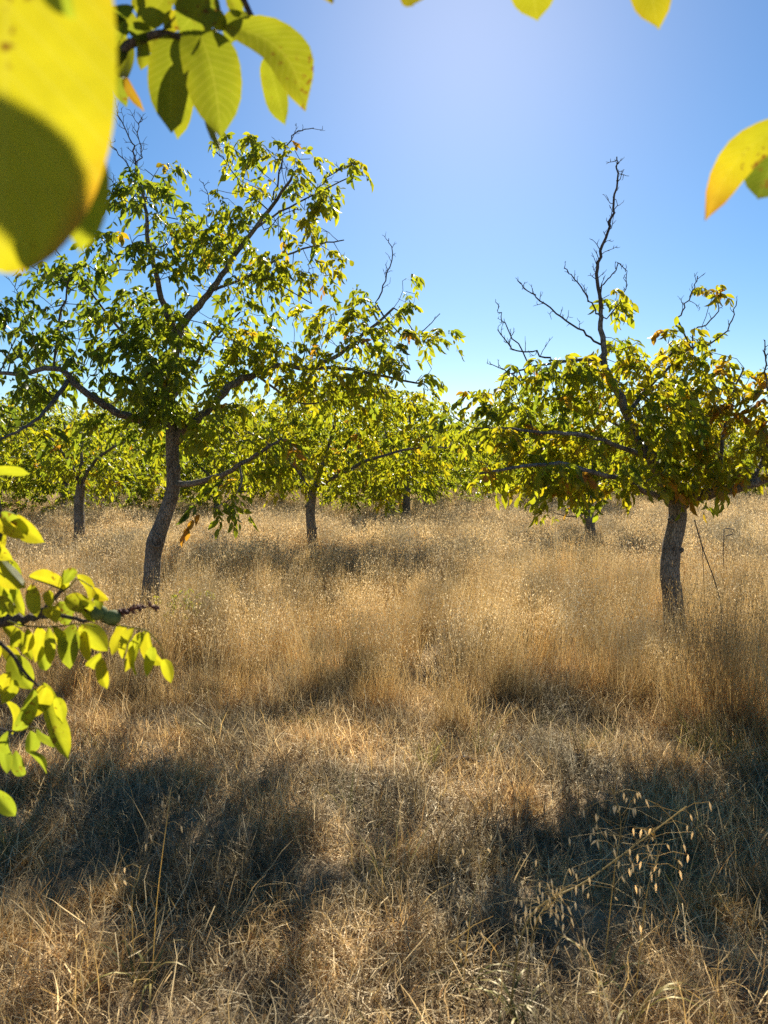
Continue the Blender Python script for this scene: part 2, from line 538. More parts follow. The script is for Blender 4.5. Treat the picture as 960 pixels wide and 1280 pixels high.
class Skeleton:
    def __init__(self):
        self.p, self.par, self.r, self.kind = [], [], [], []

    def chain(self, pts, r0, r1, parent=-1, kind=0):
        n = len(pts)
        ids = []
        for i, q in enumerate(pts):
            if i == 0 and parent >= 0:
                ids.append(parent)
                continue
            self.p.append(np.array(q)); self.par.append(ids[-1] if ids else parent)
            self.r.append(r0 + (r1 - r0) * i / (n - 1)); self.kind.append(kind)
            ids.append(len(self.p) - 1)
        return ids

    def nearest(self, q):
        return int(np.argmin(np.linalg.norm(np.array(self.p) - q, axis=1)))

    def grow(self, att, di, dk, step, iters=90, start=0, droop=0.0):
        att = np.array(att)
        P0 = np.array(self.p)
        ok = np.arange(start, len(P0))
        D = np.linalg.norm(att[:, None] - P0[None, ok], axis=2)
        near = ok[np.argmin(D, 1)]; dist = D.min(1)
        kids = {}
        for _ in range(iters):
            act = dist < di
            if not act.any():
                break
            new = []
            for nd in np.unique(near[act]):
                if kids.get(nd, 0) >= 3:
                    continue
                v = att[act & (near == nd)] - self.p[nd]
                v = v / (np.linalg.norm(v, axis=1)[:, None] + 1e-9)
                d = v.sum(0)
                if np.linalg.norm(d) < 1e-3:
                    d = v[0]
                d = d / np.linalg.norm(d) + rng.normal(0, .22, 3) + np.array([0, 0, -droop])
                d /= np.linalg.norm(d)
                q = self.p[nd] + d * step
                kids[nd] = kids.get(nd, 0) + 1
                self.p.append(q); self.par.append(int(nd)); self.r.append(0.0); self.kind.append(1)
                new.append(len(self.p) - 1)
            if not new:
                break
            Q = np.array([self.p[i] for i in new])
            D = np.linalg.norm(att[:, None] - Q[None], axis=2)
            dm = D.min(1)
            am = np.array(new)[np.argmin(D, 1)]
            b = dm < dist
            near[b] = am[b]; dist[b] = dm[b]
            keep = dist > dk
            att, near, dist = att[keep], near[keep], dist[keep]
            if len(att) == 0:
                break

    def finish(self, tip=0.0028, power=2.25):
        n = len(self.p)
        acc = np.zeros(n); self.cnt = np.zeros(n, int)
        rr = np.zeros(n)
        for i in range(n - 1, -1, -1):
            rr[i] = max(tip, acc[i] ** (1 / power)) if acc[i] > 0 else tip
            if self.kind[i] != 1 and self.r[i] > 0:
                rr[i] = self.r[i]
            else:
                self.r[i] = rr[i]
            if self.par[i] >= 0:
                acc[self.par[i]] += rr[i] ** power
                self.cnt[self.par[i]] += self.cnt[i] + 1
        self.kids = [[] for _ in range(n)]
        for i in range(n):
            if self.par[i] >= 0:
                self.kids[self.par[i]].append(i)

    def grown_wood(self, mb, c=(1, 1, 1), m=0):
        n = len(self.p)
        P_ = np.array(self.p)
        for i in range(n):
            if self.kind[i] != 1:
                continue
            p = self.par[i]
            if p >= 0 and self.kind[p] == 1 and max(self.kids[p], key=lambda k: self.r[k]) == i:
                continue
            ch = [p] if p >= 0 else []
            j = i
            while True:
                ch.append(j)
                kk = self.kids[j]
                if not kk:
                    break
                j = max(kk, key=lambda k: self.r[k])
            rad = np.array([self.r[k] for k in ch])
            rad[0] = min(rad[0], rad[1] * 1.25)
            sides = 4 if rad.max() < .006 else (5 if rad.max() < 0.015 else 7)
            tube(mb, P_[ch], rad, sides, c, m, cap=False)


def blob_points(blobs, d0, per_m3, dscale=1.25, dmax=1.6):
    out = []
    for b in blobs:
        px, py, rx, ry = b[:4]
        dd = b[4] if len(b) > 4 else 0.0
        d = d0 + dd
        c = P(px, py, d)
        ax, az_ = rx / FPX * d, ry / FPX * d
        ayy = min(dmax, dscale * (ax + az_) / 2 + 0.15)
        n = max(6, int(per_m3 * 4.19 * ax * ayy * az_))
        v = rng.normal(size=(n, 3)); v /= np.linalg.norm(v, axis=1)[:, None]
        v *= rng.random(n)[:, None] ** (1 / 2.4)
        out.append(c + v * np.array([ax, ayy, az_]))
    return np.concatenate(out)


def twiglets(mb, pts, r0, length, gap, depth=1, c=(1, 1, 1), m=0, up=0.35):
    """short kinked side twigs along a bare branch"""
    pts = np.asarray(pts)
    seg = np.linalg.norm(np.diff(pts, axis=0), axis=1)
    cum = np.concatenate([[0], np.cumsum(seg)])
    s = gap * rng.uniform(.4, 1)
    k = 0
    while s < cum[-1]:
        i = min(np.searchsorted(cum, s) - 1, len(seg) - 1)
        i = max(i, 0)
        f = (s - cum[i]) / seg[i]
        b = pts[i] * (1 - f) + pts[i + 1] * f
        t = (pts[i + 1] - pts[i]) / seg[i]
        a = np.cross(t, [0, 1, 0.2]); a /= np.linalg.norm(a) + 1e-9
        a = a * (1 if k % 2 else -1) + rng.normal(0, .45, 3)
        d = t * .75 + a * .8 + np.array([0, 0, up])
        d /= np.linalg.norm(d)
        ln = length * rng.uniform(.45, 1.25) * (1 - .4 * s / cum[-1])
        q = [b]
        for j in range(4):
            d = d + rng.normal(0, .28, 3) + np.array([0, 0, up * .3]); d /= np.linalg.norm(d)
            q.append(q[-1] + d * ln / 4)
        q = np.array(q)
        rad = np.linspace(r0, r0 * .45, 5)
        tube(mb, q, rad, 4, c, m)
        if depth > 0:
            twiglets(mb, q[1:], r0 * .75, length * .45, gap * 1.0, depth - 1, c, m, up)
        s += gap * rng.uniform(.3, 2.1)
        k += 1


def walnut_tree(d, trunk_px, trunk_r, limbs, blobs, label, per_m3=50, bare=(), tone=.35, tone_sd=.16, leaf_L=(.17, .27), di=1.3,
                dk=.20, step=.12, density=1.0, group=None, seed=1, knot=None, warm=None, name='walnut_tree', tone_right=0.0, clump=-.4):
    """trunk_px / limbs: pixel polylines (px, py, depth offset) on the tree at distance d"""
    global rng
    rng = np.random.default_rng(seed)
    base = P(trunk_px[0][0], trunk_px[0][1], d)
    x0, y0 = base[0], d
    g0 = float(gz(x0, y0))
    root = empty(name, (x0, y0, g0))
    root['_w'] = (x0, y0, g0)
    O = np.array([x0, y0, g0])
    tp = [P(p[0], p[1], d + (p[2] if len(p) > 2 else 0)) for p in trunk_px]
    first = tp[0].copy(); nxt = tp[1] - tp[0]
    foot = first - nxt / max(nxt[2], .05) * (first[2] - g0 + .12) * .6
    foot[2] = g0 - .10
    pts = spline([foot] + tp, 6)
    sk = Skeleton()
    ids = sk.chain(pts, trunk_r[0], trunk_r[1], kind=0)
    mb = MB()
    n = len(pts)
    rad = np.array([sk.r[i] for i in ids]) if ids[0] == 0 else None
    rad = np.linspace(trunk_r[0], trunk_r[1], n) ** 1.0
    hgt = pts[:, 2] - g0
    rad = rad * (1 + .75 * np.exp(-np.clip(hgt, 0, 9) / .20))
    if knot is not None:
        kz = P(knot[0], knot[1], d)[2]
        rad = rad * (1 + .16 * np.exp(-((pts[:, 2] - kz) / .09) ** 2))
    tube(mb, pts, rad, 18, rough=.05)
    for fz_, sx_ in ((.55, 1), (.78, -1)):
        ki = int(n * fz_)
        b0 = pts[ki]; o_ = np.array([sx_ * .8, -.5, .45]); o_ /= np.linalg.norm(o_)
        tube(mb, [b0, b0 + o_ * (rad[ki] + .012), b0 + o_ * (rad[ki] + .03)], [.030, .024, .020], 9, rough=.12)
    if knot is not None:
        kc = P(knot[0], knot[1], d - trunk_r[0] * .9)
        th = np.linspace(0, 2 * math.pi, 13)
        rr = .05
        ring = np.array([kc + np.array([math.cos(a) * rr, -.012 * math.sin(a * 2), math.sin(a) * rr * 1.1]) for a in th])
        tube(mb, ring, .014, 8, rough=.2)
    tr = link("trunk", mb.mesh("trunk", [BARK], origin=O), None)
    tr.parent = root
    for lm in limbs:
        q = [P(p[0], p[1], d + (p[2] if len(p) > 2 else 0)) for p in lm['p']]
        q = spline(q, 4)
        j = sk.nearest(q[0])
        q = np.vstack([sk.p[j], q])
        lm['r'] = (lm['r'][0] * .82, lm['r'][1] * .8)
        q[1:-1] += rng.normal(0, lm['r'][0] * .16, (len(q) - 2, 3))
        sk.chain(q, lm['r'][0], lm['r'][1], parent=j, kind=2)
        mb = MB()
        rr = np.linspace(lm['r'][0], lm['r'][1], len(q)); rr[0] *= 1.25
        tube(mb, q, rr, 10 if lm['r'][0] > .03 else 7, rough=.05)
        o = link("branch", mb.mesh("branch", [BARK], origin=O)); o.parent = root
    for bl in bare:
        q = [P(p[0], p[1], d + (p[2] if len(p) > 2 else 0)) for p in bl['p']]
        q = spline(q, 4)
        if bl.get('join', True):
            j = sk.nearest(q[0]); q = np.vstack([sk.p[j], q])
        q[1:-1] += rng.normal(0, .008, (len(q) - 2, 3))
        mb = MB()
        tube(mb, q, np.linspace(bl['r'][0], bl['r'][1], len(q)) * .95, 6)
        s0 = int(len(q) * bl.get('from', .25))
        twiglets(mb, q[s0:], bl.get('tr', .0034), bl.get('tl', .10) * 1.15, bl.get('gap', .08) * .55, bl.get('depth', 1), up=bl.get('up', .35))
        o = link("bare_branch", mb.mesh("bare_branch", [TWIG], origin=O)); o.parent = root
        o['label'] = "leafless grey branch with short side twigs"
    nstart = max(0, int(n * .45)) if not limbs else max(0, int(n * .5))
    att = blob_points(blobs, d, per_m3)
    sk.grow(att, di, dk, step, start=nstart, droop=.05)
    sk.finish()
    mb = MB()
    sk.grown_wood(mb, m=1)
    PP = np.array(sk.p); cnt = sk.cnt; kind = np.array(sk.kind)
    tw = np.where((kind == 1) & (cnt <= 10))[0]
    par = np.array(sk.par)
    dirs = PP[tw] - PP[par[tw]]
    tip = cnt[tw] <= 1
    reps = np.where(tip, rng.integers(3, 6, len(tw)), 1 + (rng.random(len(tw)) < .75).astype(int))
    reps = np.where(rng.random(len(tw)) < density, reps, 0)
    # clumping: some twigs are nearly bare
    cl = wave(PP[tw, 0] + PP[tw, 1] * .7, PP[tw, 2] * 1.3, 3.1, seed)
    reps = np.where((cl < clump) & (rng.random(len(tw)) < .8), 0, reps)
    sel = np.repeat(np.arange(len(tw)), reps)
    pos = PP[tw][sel] + rng.normal(0, .015, (len(sel), 3))
    dd = dirs[sel]
    az = np.arctan2(dd[:, 1], dd[:, 0]) + rng.normal(0, .9, len(sel))
    el = rng.normal(.25, .4, len(sel))
    L = rng.uniform(*leaf_L, len(sel))
    t = tone + rng.normal(0, tone_sd, len(sel)) + .13 * wave(pos[:, 0], pos[:, 2] + pos[:, 1], 2.2, seed + 3)
    if tone_right:
        t = t + tone_right * np.clip((pos[:, 0] - x0) / 1.2, -.6, 1)
    t = np.where(rng.random(len(t)) < .02, t + .7, t)
    add_compounds(mb, pos, az, el, L, np.clip(t, 0, 1.6))
    cr = link("crown", mb.mesh("crown", [LEAF, TWIG], origin=O)); cr.parent = root
    del root['_w']
    tag(root, label, "tree", group)
    print(label[:40], 'nodes', len(PP), 'compounds', len(sel))
    return root


ROWS = "walnut trees of the orchard"
t1 = walnut_tree(
    7.0, [(187, 750), (190, 715), (194, 680), (206, 645), (216, 610), (216, 570), (214, 530), (212, 495), (216, 455), (222, 420)], (.080, .044),
    [dict(p=[(222, 418), (233, 400), (255, 375, .1), (276, 345, .15), (300, 310, .2), (330, 272, .2), (352, 240, .1), (372, 212, 0)], r=(.048, .012)),
     dict(p=[(221, 418), (208, 392), (197, 352, -.1), (186, 305, -.15), (181, 255, -.1), (172, 215, 0)], r=(.042, .012)),
     dict(p=[(217, 552), (238, 530), (262, 510, .1), (285, 484, .2), (319, 467, .35), (346, 457, .45), (384, 460, .5), (425, 442, .6), (462, 412, .7), (492, 385, .7)], r=(.062, .014)),
     dict(p=[(384, 460, .5), (436, 461, .3), (485, 472, .2), (530, 480, .1)], r=(.026, .010)),
     dict(p=[(318, 467, .35), (350, 490, .2), (380, 505, .1), (410, 500, .1)], r=(.018, .008)),
     dict(p=[(214, 530), (185, 528, -.2), (150, 517, -.4), (124, 502, -.5), (94, 480, -.6), (75, 461, -.65), (37, 465, -.7), (0, 467, -.7), (-50, 455, -.7)], r=(.052, .014)),
     dict(p=[(84, 476, -.6), (68, 500, -.9), (49, 522, -1.1), (20, 540, -1.3), (-20, 560, -1.4)], r=(.026, .009)),
     dict(p=[(217, 605), (240, 604, -.2), (277, 594, -.5), (300, 581, -.7), (326, 566, -.8), (352, 548, -.9)], r=(.040, .012)),
     dict(p=[(300, 585, -.7), (302, 605, -.8), (290, 622, -.9), (272, 634, -1.0)], r=(.010, .005)),
     dict(p=[(213, 505), (235, 470, .4), (262, 430, .9), (300, 390, 1.2)], r=(.034, .010)),
     dict(p=[(214, 480), (180, 440, .3), (140, 400, .5), (110, 360, .5)], r=(.030, .010)),
     dict(p=[(262, 365, .1), (310, 345, .1), (355, 320, .3), (400, 305, .5), (430, 300, .6)], r=(.018, .007)),
     dict(p=[(320, 285, .2), (350, 265, .2), (400, 240, .3), (450, 215, .4)], r=(.014, .006)),
     ],
    [(185, 240, 42, 38), (170, 290, 48, 45, -.2), (235, 275, 50, 40, .1), (290, 290, 55, 50, .2), (300, 190, 30, 28, .1), (345, 185, 40, 20, 0), (352, 230, 52, 40),
     (395, 218, 38, 28, .2), (450, 215, 34, 15, .4), (300, 240, 40, 40, .2), (300, 340, 80, 55, .1), (395, 285, 38, 22, .5), (422, 340, 26, 16, .5),
     (240, 330, 70, 50, -.2), (120, 340, 50, 36, -.1), (75, 350, 48, 34, .2), (35, 395, 60, 38, -.2), (110, 420, 90, 55, -.3), (30, 440, 70, 45, -.6),
     (170, 400, 60, 45, .3), (240, 440, 85, 55, .3), (300, 410, 80, 46, .4), (380, 400, 66, 32, .6), (440, 395, 50, 30, .7), (500, 372, 34, 28, .7),
     (500, 420, 48, 28, .7), (400, 450, 90, 30, .4), (480, 470, 60, 26, .2), (540, 475, 34, 22, .1), (350, 440, 40, 25, .1),
     (160, 480, 70, 35, -.3), (250, 510, 55, 40, -.3), (190, 550, 50, 35, .2), (60, 480, 60, 32, -.7), (20, 530, 45, 28, -1.2), (110, 530, 40, 22, -.5),
     (300, 545, 60, 30, -.4), (340, 575, 50, 25, -.8), (290, 615, 42, 22, -.9), (545, 430, 26, 26, .6), (470, 440, 70, 30, .3), (520, 400, 32, 20, .7), (420, 490, 70, 26, .2), (-50, 430, 50, 60, -.6), (-40, 500, 40, 40, -.7), (200, 470, 45, 30, -.8)],
    "tall leaning walnut tree with crooked knotted trunk and forked top, nearest on the left", per_m3=165, clump=-.02, density=.88, tone=.28, tone_right=.30, dk=.165, step=.10, leaf_L=(.14, .245), tone_sd=.15, seed=21, knot=(196, 676), group=ROWS,
    bare=[dict(p=[(172, 215), (168, 190), (160, 165), (146, 138)], r=(.010, .004), tl=.16, gap=.07, **{'from': .1}),
          dict(p=[(172, 225), (158, 205), (140, 182), (132, 170)], r=(.007, .003), tl=.12, gap=.09),
          dict(p=[(168, 250), (150, 232), (135, 222)], r=(.006, .003), tl=.10, gap=.10),
          dict(p=[(340, 250), (350, 215), (358, 180), (372, 165), (392, 160)], r=(.010, .004), tl=.14, gap=.09),
          dict(p=[(258, 280), (262, 250), (254, 228)], r=(.006, .003), tl=.10, gap=.08),
          dict(p=[(470, 380, .7), (482, 350, .7), (490, 318, .7), (486, 298, .7)], r=(.009, .004), tl=.12, gap=.08),
          dict(p=[(505, 425, .7), (530, 412, .7), (550, 392, .7)], r=(.007, .004), tl=.05, gap=.12),
          dict(p=[(75, 395, -.3), (85, 355, -.3), (78, 325, -.3), (66, 305, -.3)], r=(.010, .004), tl=.13, gap=.09),
          dict(p=[(168, 215), (176, 190), (172, 160), (178, 150)], r=(.007, .003), tl=.14, gap=.07, **{'from': .1}),
          dict(p=[(222, 275, .1), (214, 250, .1), (205, 235, .1)], r=(.005, .003), tl=.10, gap=.08),
          dict(p=[(300, 230, .1), (285, 205, .1), (270, 190, .1)], r=(.006, .003), tl=.12, gap=.08),
          dict(p=[(395, 235, -.1), (425, 212, -.1), (445, 200, -.1)], r=(.005, .003), tl=.08, gap=.08),
          dict(p=[(330, 290, .1), (352, 268, .1), (376, 262, .1)], r=(.005, .003), tl=.12, gap=.08),
          dict(p=[(30, 400, -.2), (22, 365, -.2), (20, 340, -.2)], r=(.005, .003), tl=.10, gap=.08),
          dict(p=[(390, 380, -.4), (388, 350, -.4), (385, 330, -.4)], r=(.005, .003), tl=.08, gap=.09)])

t2 = walnut_tree(
    6.5, [(841, 748), (837, 715), (839, 688), (846, 655), (847, 634)], (.080, .074),
    [dict(p=[(846, 634), (836, 612), (824, 592, .05), (812, 570, .1), (800, 550, .1), (786, 518, .1), (772, 490, .05), (760, 466, 0), (754, 440, 0), (751, 405, 0), (750, 375, 0)], r=(.072, .020)),
     dict(p=[(849, 634), (862, 620, -.1), (892, 616, -.3), (930, 606, -.5), (960, 600, -.6), (1000, 588, -.7), (1040, 570, -.7)], r=(.068, .024)),
     dict(p=[(840, 622), (815, 618, -.3), (780, 600, -.6), (740, 590, -.9), (700, 580, -1.0), (640, 585, -1.1), (600, 592, -1.1)], r=(.034, .010)),
     dict(p=[(815, 575), (780, 560, -.4), (730, 545, -.7), (680, 540, -.9), (625, 535, -1.0)], r=(.030, .010)),
     dict(p=[(756, 448), (730, 450, -.1), (707, 451, -.2), (682, 455, -.3), (655, 462, -.3), (630, 470, -.3)], r=(.020, .007)),
     dict(p=[(785, 515), (815, 480, .3), (835, 460, .4), (865, 438, .4)], r=(.028, .010)),
     dict(p=[(895, 616, -.3), (900, 580, -.1), (905, 540, 0), (912, 500, 0), (930, 460, -.1)], r=(.030, .008)),
     dict(p=[(940, 604, -.5), (955, 570, -.3), (965, 530, -.2), (958, 470, -.2)], r=(.026, .008)),
     dict(p=[(822, 590), (850, 560, .6), (880, 530, 1.0), (900, 500, 1.2)], r=(.030, .008)),
     dict(p=[(800, 550), (770, 530, .6), (730, 510, 1.0), (690, 500, 1.1)], r=(.028, .008)),
     ],
    [(632, 480, 26, 22, -.3), (600, 490, 20, 16, -.4), (660, 500, 55, 32, -.4), (700, 465, 45, 26, -.2), (640, 535, 45, 32, -.9), (600, 545, 34, 24, -1), (700, 540, 65, 40, -.5),
     (690, 580, 60, 26, -.9), (640, 585, 40, 20, -1.1), (740, 480, 40, 35, 0), (780, 425, 34, 18, .1), (795, 450, 50, 38, .2), (848, 418, 42, 22, .4), (850, 450, 46, 30, .3),
     (780, 505, 60, 45, .3), (760, 555, 60, 38, -.3), (820, 510, 55, 45, -.3), (860, 500, 52, 38, .3), (830, 570, 62, 34, .2), (880, 570, 60, 34, -.2), (905, 520, 50, 48, -.1),
     (920, 470, 38, 26, 0), (958, 480, 30, 40, -.1), (960, 540, 50, 45, -.3), (1010, 530, 50, 60, -.5), (1030, 580, 50, 30, -.7), (800, 612, 34, 14, -.5), (830, 600, 44, 16, .3),
     (764, 376, 15, 10, 0), (885, 364, 9, 8, .4), (740, 590, 55, 20, -.8), (720, 610, 30, 14, -.9), (870, 470, 40, 30, .8), (560, 520, 16, 14, -1), (680, 610, 50, 18, -.9), (620, 600, 36, 18, -1), (760, 620, 50, 16, -.7), (720, 555, 60, 30, -.2), (850, 600, 50, 18, -.2), (930, 570, 44, 30, -.3), (800, 590, 60, 24, -.4), (600, 560, 30, 26, -.9)],
    "low spreading walnut tree forking above a short dark trunk, nearest on the right", per_m3=190, clump=-.35, tone=.76, dk=.165, step=.10, leaf_L=(.14, .245), tone_sd=.24, seed=35, group=ROWS, tone_right=.26,
    bare=[dict(p=[(751, 385), (747, 350), (749, 320), (760, 290), (767, 262), (769, 235), (772, 212), (771, 196)], r=(.017, .005), tl=.13, gap=.07, tr=.004, **{'from': .1}),
          dict(p=[(750, 430), (727, 414), (700, 396), (676, 374), (660, 366), (647, 351)], r=(.010, .004), tl=.10, gap=.07),
          dict(p=[(745, 392), (734, 370), (719, 348), (705, 335)], r=(.008, .004), tl=.09, gap=.07),
          dict(p=[(690, 448, -.2), (671, 441, -.2), (640, 435, -.2), (622, 412, -.2)], r=(.009, .004), tl=.15, gap=.09, up=.5),
          dict(p=[(652, 438, -.2), (634, 410, -.2), (625, 392, -.2), (622, 380, -.2)], r=(.006, .003), tl=.06, gap=.09),
          dict(p=[(751, 358), (766, 342), (774, 328), (782, 340)], r=(.007, .003), tl=.08, gap=.08),
          dict(p=[(757, 400), (775, 378), (783, 355), (780, 335)], r=(.006, .003), tl=.08, gap=.08),
          dict(p=[(830, 448, .3), (865, 434, .3), (895, 425, .3), (915, 400, .3), (921, 376, .3)], r=(.011, .004), tl=.07, gap=.11),
          dict(p=[(868, 412, .3), (888, 402, .3), (898, 385, .3), (893, 370, .3)], r=(.007, .004), tl=.10, gap=.09),
          dict(p=[(845, 400, .3), (855, 385, .3), (866, 366, .3), (872, 345, .3)], r=(.008, .004), tl=.12, gap=.07),
          dict(p=[(655, 480, -.3), (628, 462, -.3), (612, 452, -.3)], r=(.006, .003), tl=.08, gap=.08),
          dict(p=[(958, 470, -.2), (957, 445, -.2), (956, 425, -.2)], r=(.008, .004), tl=.08, gap=.07)])

t3 = walnut_tree(
    12.6, [(391, 690), (390, 668), (388, 640), (391, 615)], (.088, .072),
    [dict(p=[(391, 615), (400, 590), (410, 560, .2), (420, 520, .2), (430, 480, .2)], r=(.06, .015)),
     dict(p=[(390, 615), (370, 585), (345, 560, -.3), (310, 540, -.4)], r=(.05, .012)),
     dict(p=[(392, 612), (430, 590, -.3), (470, 572, -.6), (520, 560, -.7), (560, 560, -.7)], r=(.045, .012))],
    [(390, 570, 80, 36), (330, 545, 55, 36), (310, 590, 42, 28, -.3), (350, 505, 45, 28), (405, 500, 60, 40), (460, 500, 55, 40), (460, 560, 60, 45), (510, 520, 50, 40),
     (545, 555, 45, 36), (440, 600, 50, 24, -.5), (480, 618, 34, 14, -.7), (500, 590, 40, 26), (360, 605, 40, 16, -.5), (300, 560, 40, 30)],
    "mid-field walnut tree with slim straight trunk standing in its own dark grass shadow", per_m3=70, tone=.62, tone_sd=.16, seed=5, group=ROWS, di=2.5, dk=.26, step=.16, leaf_L=(.20, .30))

t4 = walnut_tree(
    13.5, [(739, 678), (737, 655), (735, 630), (738, 605)], (.10, .075),
    [dict(p=[(738, 605), (720, 575), (700, 560, .2)], r=(.05, .015)), dict(p=[(738, 605), (760, 580), (790, 560, -.2)], r=(.05, .015)),
     dict(p=[(736, 640), (722, 645, -.3), (706, 645, -.6), (692, 640, -.7)], r=(.022, .008))],
    [(700, 580, 55, 32), (760, 575, 60, 34), (660, 585, 40, 26), (730, 540, 60, 34), (800, 585, 40, 28), (780, 540, 45, 30), (690, 640, 12, 8, -.7), (715, 612, 34, 14, -.4)],
    "small walnut tree mostly hidden behind the forked tree, thin trunk showing on its left", per_m3=60, tone=.56, seed=8, group=ROWS, di=2.5, dk=.27, step=.17, leaf_L=(.20, .30))

t5 = walnut_tree(
    14.0, [(99, 672), (99, 650), (99, 628), (101, 606)], (.098, .08),
    [dict(p=[(101, 606), (85, 575), (65, 550, .2), (40, 535)], r=(.05, .012)), dict(p=[(101, 606), (120, 575), (150, 555, -.2), (175, 550)], r=(.05, .012)),
     dict(p=[(100, 600), (102, 570), (104, 535)], r=(.05, .015))],
    [(90, 570, 60, 34), (40, 570, 48, 34), (150, 580, 40, 30), (110, 540, 55, 28), (50, 540, 40, 22), (165, 605, 34, 18, -.4), (0, 575, 40, 34), (190, 595, 24, 16, -.4), (150, 545, 32, 22), (-40, 570, 40, 36)],
    "round yellowing walnut tree with thin straight trunk at the left, behind the leaning tree", per_m3=60, tone=.58, tone_sd=.18, seed=13, group=ROWS, di=2.5, dk=.27, step=.17, leaf_L=(.20, .30))

# ------------------------------------------------------------------ far orchard trees: three kinds, then copies
def far_proto(seed, h, w, lean, tone):
    """built at the origin column, 20 m ahead; moved afterwards"""
    d = 20.0
    k = FPX / d
    gx = 480
    gy = float(640 - FPX * math.tan(math.atan((0 - CAM_H) / d) - PITCH))
    px = lambda x: gx + x * k
    py = lambda z: gy - z * k
    blobs = []
    r = random.Random(seed)
    for i in range(24):
        a = r.uniform(0, 2 * math.pi); q = w * .62 * math.sqrt(r.random())
        z = r.uniform(h * .25, h * .80) - q * .10
        blobs.append((px(q * math.cos(a)), py(z), k * r.uniform(.55, .95), k * r.uniform(.45, .75), q * math.sin(a)))
    blobs.append((px(0), py(h * .6), k * w * .55, k * h * .2, 0))
    t = walnut_tree(d, [(px(0), py(.3)), (px(lean * .4), py(.8)), (px(lean), py(1.35))], (.11, .085),
                    [dict(p=[(px(lean), py(1.35)), (px(-.7), py(2.2), .3), (px(-1.2), py(3), .4)], r=(.05, .014)),
                     dict(p=[(px(lean), py(1.35)), (px(.7), py(2.2), -.3), (px(1.3), py(2.8), -.4)], r=(.05, .014)),
                     dict(p=[(px(lean), py(1.35)), (px(.1), py(2.6), -.1), (px(0), py(3.6), 0)], r=(.06, .014))],
                    blobs, "far walnut tree", per_m3=26, tone=tone, tone_sd=.16, seed=seed, group=ROWS, di=4, dk=.34, step=.24, leaf_L=(.26, .36))
    return t


def copy_tree(o):
    c = o.copy()
    COL.objects.link(c)
    for ch in o.children:
        k = ch.copy(); COL.objects.link(k); k.parent = c
    return c


protos = [far_proto(101, 4.5, 2.7, .1, .50), far_proto(102, 4.8, 2.9, -.15, .60), far_proto(103, 4.3, 3.0, .2, .44)]
BAND = "far walnut tree merging into the green band of orchard foliage behind the grass"
spots = [  # trunk pixel x, distance, kind, scale, label
    (77, 19, 2, 1.0, "walnut tree with slanting trunk just behind the round yellowing tree"),
    (270, 21, 0, 1.0, "walnut tree behind the lowest limb of the leaning tree"),
    (354, 24, 1, .95, "walnut tree whose trunk shows dark just left of the slim mid-field trunk"),
    (508, 20, 0, 1.02, "dark-trunked walnut tree at the right edge of the mid-field tree's crown"),
    (531, 25, 2, 1.1, "walnut tree standing at the left end of the open strip of bright grass"),
    (690, 24, 1, .95, "walnut tree in the gap left of the small hidden tree"),
    (-40, 20, 1, 1.0, "walnut tree cut by the left edge of the picture, behind the round yellowing tree"),
    (190, 26, 2, 1.05, "walnut tree just right of the round yellowing tree, half behind the leaning trunk"),
    (610, 31, 0, 1.0, None), (440, 31, 2, 1.1, None), (380, 36, 0, 1.05, None), (300, 32, 1, 1.0, None), (140, 33, 0, 1.1, None), (50, 31, 1, 1.0, None),
    (770, 29, 2, .95, None), (850, 26, 0, .9, None), (940, 30, 1, .95, None), (660, 38, 2, 1.1, None), (560, 41, 1, 1.0, None), (480, 44, 0, 1.1, None),
    (230, 42, 2, 1.1, None), (110, 45, 1, 1.0, None), (10, 42, 0, 1.1, None), (720, 46, 0, 1.05, None), (810, 41, 1, 1.0, None), (900, 45, 2, 1.05, None),
    (340, 48, 1, 1.1, None), (620, 52, 0, 1.15, None), (520, 55, 2, 1.2, None), (590, 64, 1, 1.3, None), (420, 60, 0, 1.2, None), (170, 58, 2, 1.2, None),
    (760, 62, 2, 1.2, None), (60, 60, 0, 1.2, None), (860, 60, 0, 1.2, None), (960, 58, 2, 1.2, None), (270, 64, 1, 1.3, None), (680, 66, 0, 1.3, None)]
rr_ = random.Random(4)
usedp = set()
for (px_, dd_, kd, sc_, lab) in spots:
    o = protos[kd] if kd not in usedp else copy_tree(protos[kd])
    usedp.add(kd)
    x_ = (px_ - 480) / FPX * dd_
    o.location = (x_, dd_, float(gz(x_, dd_)))
    o.rotation_euler = (0, 0, rr_.uniform(0, 6.28))
    s_ = sc_ * rr_.uniform(.92, 1.06)
    o.scale = (s_, s_, s_ * rr_.uniform(.92, 1.05))
    if lab:
        tag(o, lab, "tree", ROWS)
    else:
        tag(o, BAND, "tree", "far orchard trees behind the grass")

# ------------------------------------------------------------------ foreground branches of the tree beside the camera
rng = np.random.default_rng(77)


